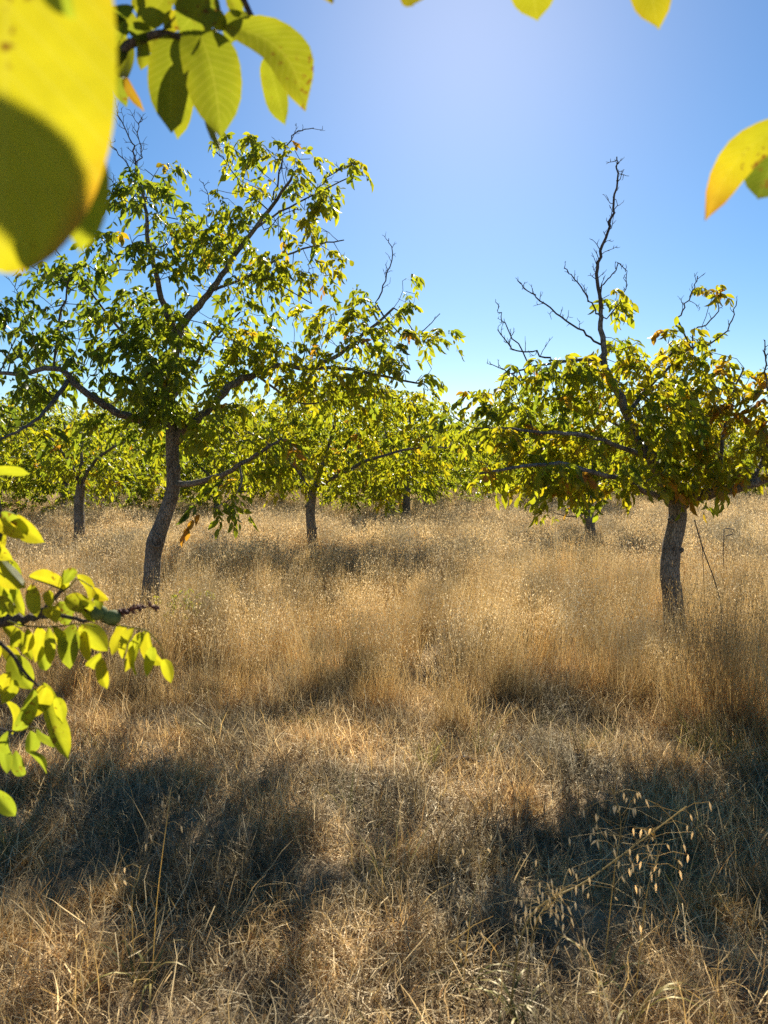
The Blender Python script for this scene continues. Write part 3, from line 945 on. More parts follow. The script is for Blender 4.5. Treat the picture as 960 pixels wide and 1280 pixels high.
def leaflet_mesh(base, tip, w, nrm, fold=.25, sag=.10, bend=0.0, tone=.4, tip_tone=None, nseg=12, wavy=.02, roundness=.75, shade=1.0, edge_tone=.22, blunt=False, colour=None):
    base, tip = np.asarray(base, float), np.asarray(tip, float)
    d = tip - base
    L = np.linalg.norm(d)
    B = basis(d[None], np.asarray(nrm, float)[None])[0]
    us = np.array([-1, -.66, -.33, 0, .33, .66, 1.0])
    ts = (1 - np.cos(np.linspace(0, math.pi, nseg + 1))) / 2
    v, uv, cc = [], [], []
    ph = rng.uniform(0, 6)
    for t in ts:
        wt = .5 * w * max(0, 1 - abs((t ** .92) * 2 - 1) ** 2.3) ** (.62 * roundness / .75)
        if t > .8 and not blunt:
            wt = min(wt, .5 * w * (1 - t) * 4.2)
        wt = max(wt, .0008)
        cx = bend * L * math.sin(math.pi * t)
        for u in us:
            x = u * wt
            z = abs(u) * fold * wt - sag * L * (4 * t * (t - 1)) + wavy * L * math.sin(9 * t + ph + (2 if u > 0 else 0)) * abs(u) ** 2
            v.append(base + B @ np.array([x + cx, t * L, z]))
            uv.append((u, t))
            tn = tone if tip_tone is None else tone + (tip_tone - tone) * max(0, min(1, (t - .25) / .65)) ** 1.3
            tn += edge_tone * max(0, abs(u) - .6) / .4 * (.5 + .5 * math.sin(7 * t + ph))
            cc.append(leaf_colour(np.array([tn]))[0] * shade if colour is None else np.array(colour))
    m = len(us)
    f = [(i * m + j, i * m + j + 1, (i + 1) * m + j + 1, (i + 1) * m + j) for i in range(nseg) for j in range(m - 1)]
    mb = MB()
    mb.add(np.array(v), np.array(f), np.array(cc), 0, np.array(uv))
    # petiole and raised midrib
    mids = np.array([v[i * m + 3] for i in range(nseg)])
    return mb, mids


fg_root_xy = (-1.75, 0.35)
fg = empty('walnut_tree', (fg_root_xy[0], fg_root_xy[1], 0.0))
FO = np.array([fg_root_xy[0], fg_root_xy[1], 0.0])
tag(fg, "walnut tree beside the camera whose leafy twigs frame the top and left edges", "tree", ROWS)


def fg_part(name, mb, mats):
    o = link(name, mb.mesh(name, mats, origin=FO)); o.parent = fg
    return o


mb = MB()
tr_pts = spline([FO + (0, 0, -.1), FO + (.02, 0, .5), FO + (-.03, .03, 1.0), FO + (.02, .05, 1.45), FO + (.05, .05, 1.9), FO + (.0, .1, 2.6)], 6)
tube(mb, tr_pts, np.linspace(.11, .05, len(tr_pts)), 16, rough=.05)
fg_part("trunk", mb, [BARK])


def fg_branch(pts, r0, r1, n=5, mat=None, rough=.06, jit=.0):
    q = spline(pts, n)
    if jit: q[1:-1] += rng.normal(0, jit, (len(q) - 2, 3))
    mb = MB()
    tube(mb, q, np.linspace(r0, r1, len(q)), 9, rough=rough)
    fg_part("branch", mb, [mat or TWIG])
    return q


limb = fg_branch([FO + (.02, .05, 1.8), FO + (.35, .15, 2.25), (-.9, .62, 2.62), (-.35, .72, 2.60), (.2, .76, 2.52), (.62, .78, 2.36)], .035, .010)
fg_branch([(-.9, .62, 2.62), (-.72, .68, 2.3), (-.50, .74, 2.12), P(118, 74, .87), P(160, 56, .88), P(200, 42, .88), P(236, 50, .88)], .010, .003)
fg_branch([(-.35, .72, 2.60), (-.25, .74, 2.3), P(299, -12, .88), P(316, 20, .88)], .007, .002)
fg_branch([(.2, .76, 2.52), (.18, .74, 2.25), P(670, -60, .72), P(668, -28, .7)], .006, .002)
fg_branch([(.2, .76, 2.52), (.26, .74, 2.3), P(815, -70, .72), P(818, -34, .7)], .006, .002)
fg_branch([(.62, .78, 2.36), (.55, .74, 2.1), P(1030, 110, .71), P(996, 140, .7)], .007, .002)
fg_branch([(-.9, .62, 2.62), (-.6, .45, 2.2), P(60, -200, .36), P(45, -90, .35)], .008, .002)
fg_branch([(-.25, .74, 2.3), P(430, -60, .72), P(414, -18, .72)], .005, .002)
fg_branch([(-.1, .75, 2.56), P(525, -70, .72), P(517, -24, .72)], .005, .002)
low = fg_branch([FO + (.0, .05, 1.2), FO + (.35, .45, 1.28), (-1.0, 1.15, 1.36), P(-30, 782, 1.3), P(10, 776, 1.3), P(41, 772, 1.3), P(60, 757, 1.3), P(80, 738, 1.31)], .015, .003, jit=.002)
fg_branch([P(41, 772, 1.3), P(78, 770, 1.3), P(105, 776, 1.3), P(126, 772, 1.3), P(150, 765, 1.31)], .004, .0022, jit=.001)
fg_branch([P(-30, 782, 1.3), P(-5, 800, 1.28), P(15, 818, 1.26), P(32, 842, 1.25), P(48, 858, 1.25)], .004, .002)
fg_branch([P(-30, 782, 1.3), P(-12, 740, 1.27), P(-2, 700, 1.26), P(2, 650, 1.25), P(-8, 600, 1.25)], .0045, .002)
fg_branch([P(-5, 800, 1.28), P(-16, 860, 1.26), P(-8, 905, 1.25), P(20, 915, 1.25)], .0035, .0015)
fg_branch([P(-16, 860, 1.26), P(-25, 930, 1.26), P(-12, 985, 1.26)], .003, .0015)


def vdir(p):
    v = np.array([0, 0, CAM_H]) - p
    return v / np.linalg.norm(v)


def compound(stalk, lets, stalk_r=.0016):
    """stalk: list of points; lets: (bx,by,tx,ty,w px,d, dict). part leaf > leaflet"""
    q = spline(stalk, 5)
    mb = MB()
    tube(mb, q, np.linspace(stalk_r, stalk_r * .6, len(q)), 6, c=(.35, .33, .06))
    lf = fg_part("leaf", mb, [LEAF_BIG])
    for it in lets:
        bx, by, tx, ty, w, d = it[:6]
        kw = dict(it[6]) if len(it) > 6 else {}
        dd = kw.pop('dd', rng.uniform(-.02, .02))
        tilt = kw.pop('tilt', None)
        b, t = P(bx, by, d), P(tx, ty, d + dd)
        n = vdir((b + t) / 2) * (1 if (rng.random() < .6 or 'bend' in kw) else -1)
        n = n + (rng.normal(0, .35 if d < 1 else .42, 3) if tilt is None else np.array(tilt))
        wm = w / FPX * d * (1.12 if d < 1 else .96)
        kw.setdefault('tone', rng.uniform(.55, .84))
        kw.setdefault('sag', rng.uniform(.02, .12))
        kw.setdefault('fold', rng.uniform(.1, .5) if d < 1 else rng.uniform(.3, .9))
        kw.setdefault('bend', rng.uniform(-.06, .06))
        if d > 1: kw.setdefault('roundness', 1.0)
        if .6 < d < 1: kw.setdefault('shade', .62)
        mb2, mids = leaflet_mesh(b, t, wm, n, **kw)
        # short stalk to the rachis
        j = int(np.argmin(np.linalg.norm(q - b, axis=1)))
        if np.linalg.norm(q[j] - b) < .035:
            tube(mb2, spline([q[j], (q[j] + b) / 2 + np.array([0, 0, .002]), mids[1]], 3), .0006, 5, c=(.4, .36, .06))
        o = link("leaflet", mb2.mesh("leaflet", [LEAF_BIG], origin=FO)); o.parent = lf
    return lf


G, Yl = dict, dict
# upper spray
D2 = .88
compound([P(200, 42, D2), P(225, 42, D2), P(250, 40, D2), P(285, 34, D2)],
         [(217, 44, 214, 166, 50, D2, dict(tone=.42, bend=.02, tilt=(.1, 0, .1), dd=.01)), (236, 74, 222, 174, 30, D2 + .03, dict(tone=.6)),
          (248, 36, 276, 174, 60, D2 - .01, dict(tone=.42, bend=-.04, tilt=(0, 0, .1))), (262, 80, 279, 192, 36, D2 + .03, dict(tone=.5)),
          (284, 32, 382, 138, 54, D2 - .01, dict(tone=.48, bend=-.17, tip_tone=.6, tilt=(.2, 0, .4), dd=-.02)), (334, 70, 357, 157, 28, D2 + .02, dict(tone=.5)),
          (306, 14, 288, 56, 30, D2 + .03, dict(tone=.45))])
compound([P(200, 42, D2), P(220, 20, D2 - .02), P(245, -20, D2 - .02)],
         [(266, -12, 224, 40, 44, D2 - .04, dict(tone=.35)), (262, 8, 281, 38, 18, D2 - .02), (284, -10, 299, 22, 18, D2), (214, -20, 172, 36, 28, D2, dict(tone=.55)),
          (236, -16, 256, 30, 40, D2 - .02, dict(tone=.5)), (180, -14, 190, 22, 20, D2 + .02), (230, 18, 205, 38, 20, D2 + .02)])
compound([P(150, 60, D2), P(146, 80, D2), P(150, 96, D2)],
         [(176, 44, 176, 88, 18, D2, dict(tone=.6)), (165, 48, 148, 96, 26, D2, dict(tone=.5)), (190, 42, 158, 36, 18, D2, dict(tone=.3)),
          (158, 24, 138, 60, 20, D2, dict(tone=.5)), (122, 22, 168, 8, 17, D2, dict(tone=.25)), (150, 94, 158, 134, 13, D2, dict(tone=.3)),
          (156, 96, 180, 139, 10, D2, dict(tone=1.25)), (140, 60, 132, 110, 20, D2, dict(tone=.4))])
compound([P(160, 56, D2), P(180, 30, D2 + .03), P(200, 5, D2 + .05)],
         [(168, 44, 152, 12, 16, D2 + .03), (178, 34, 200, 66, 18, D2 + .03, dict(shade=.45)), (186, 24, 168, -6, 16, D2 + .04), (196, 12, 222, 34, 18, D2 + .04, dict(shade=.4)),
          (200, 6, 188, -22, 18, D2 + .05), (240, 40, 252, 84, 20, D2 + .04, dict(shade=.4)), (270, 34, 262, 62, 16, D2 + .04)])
# big out-of-focus leaf
D1 = .34
compound([P(45, -90, D1), P(50, -60, D1), P(56, -30, D1)],
         [(12, -190, 2, 340, 224, D1, dict(tone=.84, bend=.0, blunt=True, edge_tone=.55, fold=.05, sag=.05, tilt=(0, 0, 0), dd=.0, roundness=.62, nseg=26)),
          (120, 190, 99, 315, 44, D1 + .05, dict(tone=.6, dd=.0, tilt=(0, 0, 0))),
          (80, -70, 92, 24, 60, D1 - .03, dict(tone=.25, dd=0))])  # dark leaf tone here paints in the shadowed look of this leaflet
# tips along the top edge
compound([P(668, -60, .7), P(668, -40, .7), P(668, -28, .7)], [(664, -60, 672, 26, 50, .7, dict(tone=.6, tip_tone=.75, tilt=(0, 0, 0), bend=.03)), (700, -90, 694, -6, 40, .71)])
compound([P(818, -60, .7), P(818, -45, .7), P(818, -34, .7)], [(812, -62, 823, 37, 44, .7, dict(tone=.68, tip_tone=.9, tilt=(0, 0, 0), bend=.03)), (850, -90, 846, -10, 38, .71)])
compound([P(414, -50, .72), P(414, -30, .72), P(414, -18, .72)], [(400, -50, 415, 5, 26, .72, dict(tone=.95)), (440, -80, 450, -20, 30, .72)])
compound([P(517, -60, .72), P(517, -40, .72), P(517, -24, .72)], [(508, -62, 517, 6, 34, .72, dict(tone=.9)), (550, -90, 540, -20, 34, .72)])
compound([P(1020, 100, .7), P(1005, 130, .7), P(996, 140, .7)],
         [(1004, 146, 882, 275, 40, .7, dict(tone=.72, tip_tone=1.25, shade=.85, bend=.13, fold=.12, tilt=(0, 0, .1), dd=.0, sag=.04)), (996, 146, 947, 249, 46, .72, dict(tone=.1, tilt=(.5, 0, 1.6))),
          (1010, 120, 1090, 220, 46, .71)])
# lower left branch
D5 = 1.28
L5 = lambda *a, **k: (*a, D5 + rng.uniform(-.05, .05), k)
compound([P(-8, 600, D5), P(-2, 594, D5)], [L5(-14, 592, 37, 593, 19, tilt=(0, 0, 1.0)), L5(-40, 604, -8, 640, 20)])
compound([P(2, 650, D5), P(10, 642, D5), P(24, 644, D5)],
         [L5(20, 644, 56, 678, 26), L5(2, 640, 37, 666, 20, tone=.35), L5(6, 638, 22, 649, 15, tone=.3), L5(-6, 650, 31, 673, 19), L5(-8, 668, 17, 700, 24), L5(-20, 640, 4, 690, 20)])
compound([P(-2, 700, D5), P(6, 704, D5), P(14, 712, D5)],
         [L5(-3, 697, 32, 735, 30), L5(-6, 708, 9, 748, 22), L5(24, 732, 9, 760, 14, tone=.3), L5(-14, 740, 6, 782, 20), L5(0, 745, 16, 770, 14), L5(14, 722, 30, 768, 12, tone=.6)])
compound([P(80, 738, D5), P(60, 730, D5), P(36, 722, D5)],
         [L5(36, 720, 82, 736, 24, tilt=(0, 0, .7)), L5(40, 730, 46, 771, 19), L5(94, 711, 80, 730, 15, tone=.35), L5(60, 738, 64, 760, 14), L5(80, 712, 76, 738, 12)])
compound([P(80, 738, D5), P(88, 732, D5), P(97, 724, D5), P(112, 732, D5)],
         [L5(96, 718, 113, 752, 18, tone=.8), L5(82, 746, 121, 766, 26, tilt=(0, 0, .5)), L5(116, 736, 136, 750, 14, tone=.95), L5(74, 752, 84, 782, 24, tone=.3), L5(100, 750, 118, 778, 16),
          L5(58, 760, 71, 779, 22), L5(120, 742, 126, 762, 12, tone=.4)])
compound([P(10, 776, D5), P(30, 782, D5), P(60, 784, D5), P(100, 780, D5), P(120, 784, D5)],
         [L5(2, 780, 41, 827, 19), L5(50, 784, 44, 828, 21), L5(52, 808, 57, 838, 18, tone=.35), L5(66, 782, 77, 826, 20), L5(61, 784, 63, 830, 14, tone=.6), L5(92, 780, 87, 836, 28, tone=.3),
          L5(100, 782, 135, 814, 29), L5(105, 788, 112, 828, 16), L5(126, 816, 110, 833, 16), L5(127, 822, 134, 861, 16), L5(34, 786, 28, 818, 16), L5(20, 784, 16, 812, 16), L5(78, 790, 82, 818, 14, tone=.4)])
compound([P(126, 776, D5), P(140, 781, D5), P(160, 784, D5), P(184, 789, D5), P(200, 805, D5)],
         [L5(150, 781, 141, 801, 15, tone=.75), L5(158, 783, 140, 819, 17), L5(167, 785, 153, 823, 20), L5(170, 800, 156, 840, 15), L5(183, 788, 170, 844, 22), L5(191, 808, 183, 846, 15, tone=.45),
          L5(185, 789, 209, 832, 22, bend=.12), L5(205, 824, 214, 854, 16, tone=.7), L5(176, 790, 168, 812, 12)])
compound([P(15, 818, D5), P(30, 845, D5), P(52, 858, D5)],
         [L5(14, 818, 39, 862, 30, tone=.4), L5(57, 858, 36, 899, 26, tone=.8), L5(44, 860, 17, 914, 21, tone=.28), L5(54, 854, 86, 950, 30, bend=.10, tone=.55), L5(20, 850, 2, 880, 18),
          L5(14, 840, -6, 866, 20), L5(70, 872, 78, 905, 16, tone=.6)])
compound([P(20, 915, D5), P(40, 910, D5), P(56, 914, D5)],
         [L5(46, 910, 80, 931, 16, tone=.25), L5(38, 913, 38, 942, 19, tone=.25), L5(10, 914, 15, 944, 18, tone=.25), L5(3, 936, 9, 967, 18, tone=.2), L5(20, 938, 28, 970, 18, tone=.2),
          L5(34, 940, 58, 967, 18, tone=.25), L5(-12, 920, -4, 950, 18, tone=.25)])
compound([P(-12, 985, D5), P(-5, 990, D5)], [L5(-10, 986, 19, 1020, 22, tone=.25), L5(-30, 990, -12, 1030, 20, tone=.25)])

for (sx, sy, dx, n_) in ((-34, 690, 50, 5), (-34, 745, 44, 5), (-34, 800, 46, 5), (-36, 860, 40, 4)):
    dz_ = D5 + rng.uniform(.02, .25)
    st = [P(sx, sy, dz_), P(sx + dx * .5, sy - 8, dz_), P(sx + dx, sy + 14, dz_)]
    q_ = spline(st, 6)
    ls = []
    for k_ in range(n_):
        t_ = .35 + .65 * k_ / (n_ - 1)
        bx_, by_ = sx + dx * t_, sy - 8 + 22 * t_ * t_
        a_ = rng.normal(1.45 - .35 * (t_ - .5), .5)
        l_ = rng.uniform(28, 46)
        ls.append((bx_, by_, bx_ + l_ * math.cos(a_), by_ + l_ * math.sin(a_), rng.uniform(13, 20), dz_ + rng.uniform(-.03, .03), dict(tone=rng.uniform(.45, .85))))
    compound(st, ls)

# two walnuts in their husks and a dried catkin
for (px_, py_, rx_) in ((124, 766, 9.0), (140, 772, 9.5)):
    c = P(px_, py_, 1.29)
    r_ = rx_ / FPX * 1.29 * 1.05
    mb = MB()
    th = np.linspace(0, math.pi, 13)
    pts_ = []
    for a in th:
        for b in np.linspace(0, 2 * math.pi, 20, endpoint=False):
            k = 1 + .03 * math.sin(2 * b) + .02 * math.sin(5 * b + 3 * a)
            pts_.append(c + r_ * k * np.array([1.12 * math.cos(a), math.sin(a) * math.cos(b), math.sin(a) * math.sin(b)]))
    f = [(i * 20 + j, i * 20 + (j + 1) % 20, (i + 1) * 20 + (j + 1) % 20, (i + 1) * 20 + j) for i in range(12) for j in range(20)]
    mb.add(pts_, f)
    tube(mb, [c + (-r_ * 1.05, 0, 0), c + (-r_ * 1.5, 0, .004)], .002, 6)
    fg_part("walnut", mb, [HUSK])
mb = MB()
q = spline([P(148, 766, 1.3), P(160, 764, 1.3), P(175, 760, 1.31), P(196, 757, 1.31)], 8)
tube(mb, q, np.linspace(.0022, .0012, len(q)), 6)
for i in range(46):
    b = q[rng.integers(0, len(q))]
    d_ = rng.normal(0, 1, 3); d_ /= np.linalg.norm(d_)
    e_ = b + d_ * rng.uniform(.005, .011)
    tube(mb, [b, (b + e_) / 2, e_], [.001, .0032, .0012], 6)
fg_part("dried_catkin", mb, [DRIED])
# more leaves of the same tree, above and beside the picture
mb = MB()
cp = np.concatenate([limb[rng.integers(4, len(limb), 26)] + rng.normal(0, .03, (26, 3)), np.array([-1.75, .3, 2.6]) + rng.normal(0, 1, (150, 3)) * (.45, .4, .3)])
keepm = []
for c in cp:   # keep only what stays above the picture or left of it
    lim = CAM_H + max(c[1], .05) * .66 + .28
    keepm.append(c[2] > lim if c[0] > -1.0 else True)
cp = cp[np.array(keepm)]
add_compounds(mb, cp, rng.uniform(0, 6.28, len(cp)), rng.normal(.4, .3, len(cp)), rng.uniform(.2, .28, len(cp)), rng.uniform(.4, .8, len(cp)))
for c in cp:
    if c[0] < -1.0:
        b = tr_pts[int(np.argmin(np.linalg.norm(tr_pts - c, axis=1)))]
        tube(mb, [b, (b + c) / 2 + np.array([0, 0, .06]), c], [.007, .004, .002], 5, m=1)
fg_part("crown", mb, [LEAF, TWIG])


# ------------------------------------------------------------------ grass
def blades(mb, n, base_r, h, hsd, w, lean, curl, cols, seg=4, zbase=-.02, flat=0.0, wtip=.25, kink=0.0):
    a = rng.uniform(0, 6.283, n)
    rr = base_r * np.sqrt(rng.random(n))
    b = np.stack([rr * np.cos(a), rr * np.sin(a), np.full(n, zbase)], 1)
    if flat > 0:
        b[:, 2] = rng.uniform(0, flat, n)
    az = rng.uniform(0, 6.283, n)
    H = np.abs(h * (1 + rng.normal(0, hsd, n)))
    ln = np.abs(rng.normal(lean, lean * .6 + .02, n))
    cu = np.abs(rng.normal(curl, curl * .6 + .02, n))
    dirh = np.stack([np.cos(az), np.sin(az), np.zeros(n)], 1)
    ts = np.linspace(0, 1, seg + 1)
    ang = ln[:, None] + cu[:, None] * ts[None, :]
    dz = np.cos(ang); dh = np.sin(ang)
    dz = np.concatenate([np.zeros((n, 1)), np.cumsum(dz[:, :-1], 1)], 1) * (H / seg)[:, None]
    dh = np.concatenate([np.zeros((n, 1)), np.cumsum(dh[:, :-1], 1)], 1) * (H / seg)[:, None]
    sw = np.stack([-np.sin(az), np.cos(az), np.zeros(n)], 1)
    tw = rng.uniform(0, 3.14, n)
    wob = kink * H[:, None] * np.sin(ts[None] * rng.uniform(3, 8, n)[:, None] + tw[:, None])
    cen = b[:, None, :] + dirh[:, None, :] * dh[:, :, None] + sw[:, None, :] * wob[:, :, None]
    cen[:, :, 2] += dz
    if flat > 0:
        cen[:, :, 2] = np.maximum(cen[:, :, 2], .004)
    wd = sw * np.cos(tw)[:, None] + dirh * np.sin(tw)[:, None]
    W = w * rng.uniform(.6, 1.3, n)[:, None] * (1 - (1 - wtip) * ts[None, :] ** 1.5) * .5
    left = cen - wd[:, None, :] * W[:, :, None]
    right = cen + wd[:, None, :] * W[:, :, None]
    v = np.stack([left, right], 2).reshape(-1, 3)
    k = (seg + 1) * 2
    o = (np.arange(n) * k)[:, None, None]
    s = np.arange(seg)
    q = np.stack([s * 2, s * 2 + 1, s * 2 + 3, s * 2 + 2], -1)[None]
    f = (q + o).reshape(-1, 4)
    cols = np.asarray(cols)
    c = cols[rng.integers(0, len(cols), n)] * rng.uniform(.75, 1.2, (n, 1))
    mb.add(v, f, np.repeat(c, k, 0))
    return cen


def spikelets(mb, cen, per, size, w, cols, spread=.03, frm=.7):
    """pale oat-like spikelets hanging round the top of each stem"""
    n, m, _ = cen.shape
    cols = np.asarray(cols)
    for _ in range(per):
        t = rng.uniform(frm, 1, n) * (m - 1)
        i = np.minimum(t.astype(int), m - 2)
        f = (t - i)[:, None]
        ar = np.arange(n)
        p = cen[ar, i] * (1 - f) + cen[ar, i + 1] * f
        p = p + rng.normal(0, spread, (n, 3)) * np.array([1, 1, .5])
        d = rng.normal(0, .55, (n, 3)) + np.array([0, 0, -.8]); d /= np.linalg.norm(d, axis=1)[:, None]
        s = np.cross(d, rng.normal(0, 1, (n, 3))); s /= np.linalg.norm(s, axis=1)[:, None]
        L = size * rng.uniform(.7, 1.3, n)[:, None]
        W = w * rng.uniform(.7, 1.3, n)[:, None]
        v = np.stack([p, p + d * L * .45 + s * W, p + d * L, p + d * L * .45 - s * W], 1).reshape(-1, 3)
        c = cols[rng.integers(0, len(cols), n)] * rng.uniform(.8, 1.15, (n, 1))
        mb.add(v, np.arange(n * 4).reshape(-1, 4), np.repeat(c, 4, 0))


STRAW = [(.62, .45, .19), (.68, .52, .24), (.52, .37, .15), (.73, .59, .33)]
RUST = [(.54, .34, .14), (.44, .27, .11), (.60, .41, .17), (.36, .23, .10)]
GREY = [(.66, .52, .30), (.76, .62, .37), (.47, .35, .19), (.27, .18, .085), (.85, .73, .48)]
PALE = [(.70, .60, .40), (.76, .68, .50), (.64, .53, .34)]
OLIVE = [(.22, .24, .07), (.30, .30, .10), (.16, .19, .05), (.38, .34, .13)]


def proto(name, fn, k):
    out = []
    for i in range(k):
        mb = MB(); fn(mb, i)
        out.append(bpy.data.objects.new(f"{name}_{i:02d}", mb.mesh(name, [GRASS], smooth=False)))
    return out


def scatter(name, label, protos, pts, rot, scl, idx):
    col = bpy.data.collections.new(name + "_kinds")
    for o in protos:
        col.objects.link(o)
    me = bpy.data.meshes.new(name)
    me.vertices.add(len(pts))
    me.vertices.foreach_set('co', np.asarray(pts, np.float32).ravel())
    for nm, arr, ty, key in (('rot', rot, 'FLOAT_VECTOR', 'vector'), ('scl', scl, 'FLOAT_VECTOR', 'vector'), ('idx', idx, 'INT', 'value')):
        a = me.attributes.new(nm, ty, 'POINT')
        a.data.foreach_set(key, np.asarray(arr, np.int32 if ty == 'INT' else np.float32).ravel())
    me.update()
    ob = bpy.data.objects.new(name, me)
    COL.objects.link(ob)
    tag(ob, label, "grass", kind='stuff')
    ng = bpy.data.node_groups.new(name, 'GeometryNodeTree')
    ng.interface.new_socket(name='Geometry', in_out='INPUT', socket_type='NodeSocketGeometry')
    ng.interface.new_socket(name='Geometry', in_out='OUTPUT', socket_type='NodeSocketGeometry')
    N, L = ng.nodes, ng.links
    gi, go = N.new('NodeGroupInput'), N.new('NodeGroupOutput')
    ci = N.new('GeometryNodeCollectionInfo')
    ci.inputs['Collection'].default_value = col
    ci.inputs['Separate Children'].default_value = True
    ci.inputs['Reset Children'].default_value = True
    ip = N.new('GeometryNodeInstanceOnPoints')
    ip.inputs['Pick Instance'].default_value = True
    L.new(gi.outputs[0], ip.inputs['Points'])
    L.new(ci.outputs[0], ip.inputs['Instance'])
    for nm, ty, sock in (('rot', 'FLOAT_VECTOR', 'Rotation'), ('scl', 'FLOAT_VECTOR', 'Scale'), ('idx', 'INT', 'Instance Index')):
        na = N.new('GeometryNodeInputNamedAttribute')
        na.data_type = ty
        na.inputs['Name'].default_value = nm
        L.new(na.outputs[0], ip.inputs[sock])
    L.new(ip.outputs[0], go.inputs[0])
    md = ob.modifiers.new('scatter', 'NODES')
    md.node_group = ng
    print(name, len(pts))
    return ob


def field(y0, y1, dens, half=lambda y: .56 * y + .9):
    """random points on the visible wedge of ground"""
    n = int(dens * (half(y0) + half(y1)) * (y1 - y0))
    y = rng.uniform(y0, y1, n * 2)
    hw = half(y1)
    x = rng.uniform(-hw, hw, n * 2)
    k = np.abs(x) < half(y)
    x, y = x[k], y[k]
    m = int(dens * (half(y0) + half(y1)) * (y1 - y0))
    return x[:m], y[:m]


def edge(x):
    """near edge of the tall grass"""
    return 5.0 + .28 * wave(x, x * .3, 1.9, 4) - .75 * np.clip((x - 1.3) / .8, 0, 1) + .25 * np.clip((-x - 1.2) / 1, 0, 1)


def put(name, label, protos, x, y, smin, smax, idx=None, tilt=.12, sz=None, dz=0.0, lodge=0.0):
    n = len(x)
    z = gz(x, y) + dz
    rot = np.stack([rng.normal(0, tilt, n) + lodge * wave(x, y, 1.9, 71), rng.normal(0, tilt, n) + lodge * wave(x, y, 1.7, 73), rng.uniform(0, 6.283, n)], 1)
    s = rng.uniform(smin, smax, n)
    zs = s if sz is None else s * sz
    scl = np.stack([s, s, zs], 1)
    if idx is None:
        idx = rng.integers(0, len(protos), n)
    return scatter(name, label, protos, np.stack([x, y, z], 1), rot, scl, idx)


rng = np.random.default_rng(500)
# flattened thatch
def f_thatch(mb, i):
    blades(mb, 120, .17, .13, .4, .0034, 1.35, .45, GREY + STRAW[:2], seg=4, flat=.035, kink=.05)
    blades(mb, 40, .20, .12, .4, .0020, 1.0, 1.4, GREY + RUST[:2], seg=5, flat=.03, kink=.06)
    blades(mb, 25, .22, .07, .5, .0035, 1.5, .1, [(.2, .15, .1), (.3, .24, .17)], seg=2, flat=.03)
x, y = field(1.3, 6.5, 40)
k = (wave(x, y, 3.3, 61) > -.1) | (rng.random(len(x)) < .3)
x, y = x[k], y[k]
put("thatch", "flattened grey straw covering the near ground", proto("thatch_patch", f_thatch, 7), x, y, .75, 1.35, tilt=.08)

# broken pale straw lying on the bare patches
def f_litter(mb, i):
    blades(mb, 90, .20, .055, .5, .0034, 1.52, .12, [(.82, .72, .50), (.70, .60, .40), (.60, .48, .30), (.45, .34, .20)], seg=2, flat=.018, wtip=.7)
    blades(mb, 26, .20, .14, .4, .0026, 1.45, .3, [(.80, .70, .48), (.66, .54, .33)], seg=4, flat=.03, kink=.06)
    blades(mb, 14, .20, .035, .4, .009, 1.5, .3, [(.30, .20, .11), (.42, .30, .17)], seg=2, flat=.02, wtip=.4)
x, y = field(1.3, 6.2, 40)
put("straw_litter", "broken pale straw and crumbled leaves lying on the bare soil", proto("litter_patch", f_litter, 6), x, y, .8, 1.3, tilt=.06)

# short dry tufts
def f_tuft(mb, i):
    cols = [RUST + STRAW, STRAW, GREY + RUST[:2], GREY + STRAW][i % 4]
    blades(mb, 64, .05, .12, .35, .0028, .30, .8, cols, seg=5, kink=.03)
    blades(mb, 18, .06, .20, .3, .0018, .22, .5, cols, seg=5, kink=.02)
    blades(mb, 30, .09, .10, .4, .0026, .8, 1.1, GREY, seg=4)
tufts = proto("tuft", f_tuft, 8)
cx_, cy_ = field(1.5, 5.8, 4.6)
big = rng.uniform(.5, 1.0, len(cx_)) * (1 + .35 * wave(cx_, cy_, 2.1, 8))
xl, yl, sl, il = [], [], [], []
for q_ in range(len(cx_)):
    m_ = int(5 + 12 * big[q_])
    r_ = np.abs(rng.normal(0, .075 * big[q_] + .03, m_)); a_ = rng.uniform(0, 6.283, m_)
    xl.append(cx_[q_] + r_ * np.cos(a_) * 1.3); yl.append(cy_[q_] + r_ * np.sin(a_))
    sl.append((.26 + .46 * big[q_]) * np.exp(-(r_ / .22) ** 2) * rng.uniform(.7, 1.15, m_))
    kd_ = rng.integers(0, 8); il.append(np.where(rng.random(m_) < .7, kd_, rng.integers(0, 8, m_)))
x, y, ss, idx = map(np.concatenate, (xl, yl, sl, il))
open_ = wave(x, y, 2.6, 91) + .5 * wave(x, y, 6.0, 92)
k = (y > 1.4) & ((open_ > .02) | (rng.random(len(x)) < .07) | (y > edge(x) - .25))
x, y, ss, idx = x[k], y[k], ss[k], idx[k]
put("short_grass", "short rusty and straw tufts in the near ground", tufts, x, y, .85, 1.1, idx=idx, tilt=.2, sz=ss)

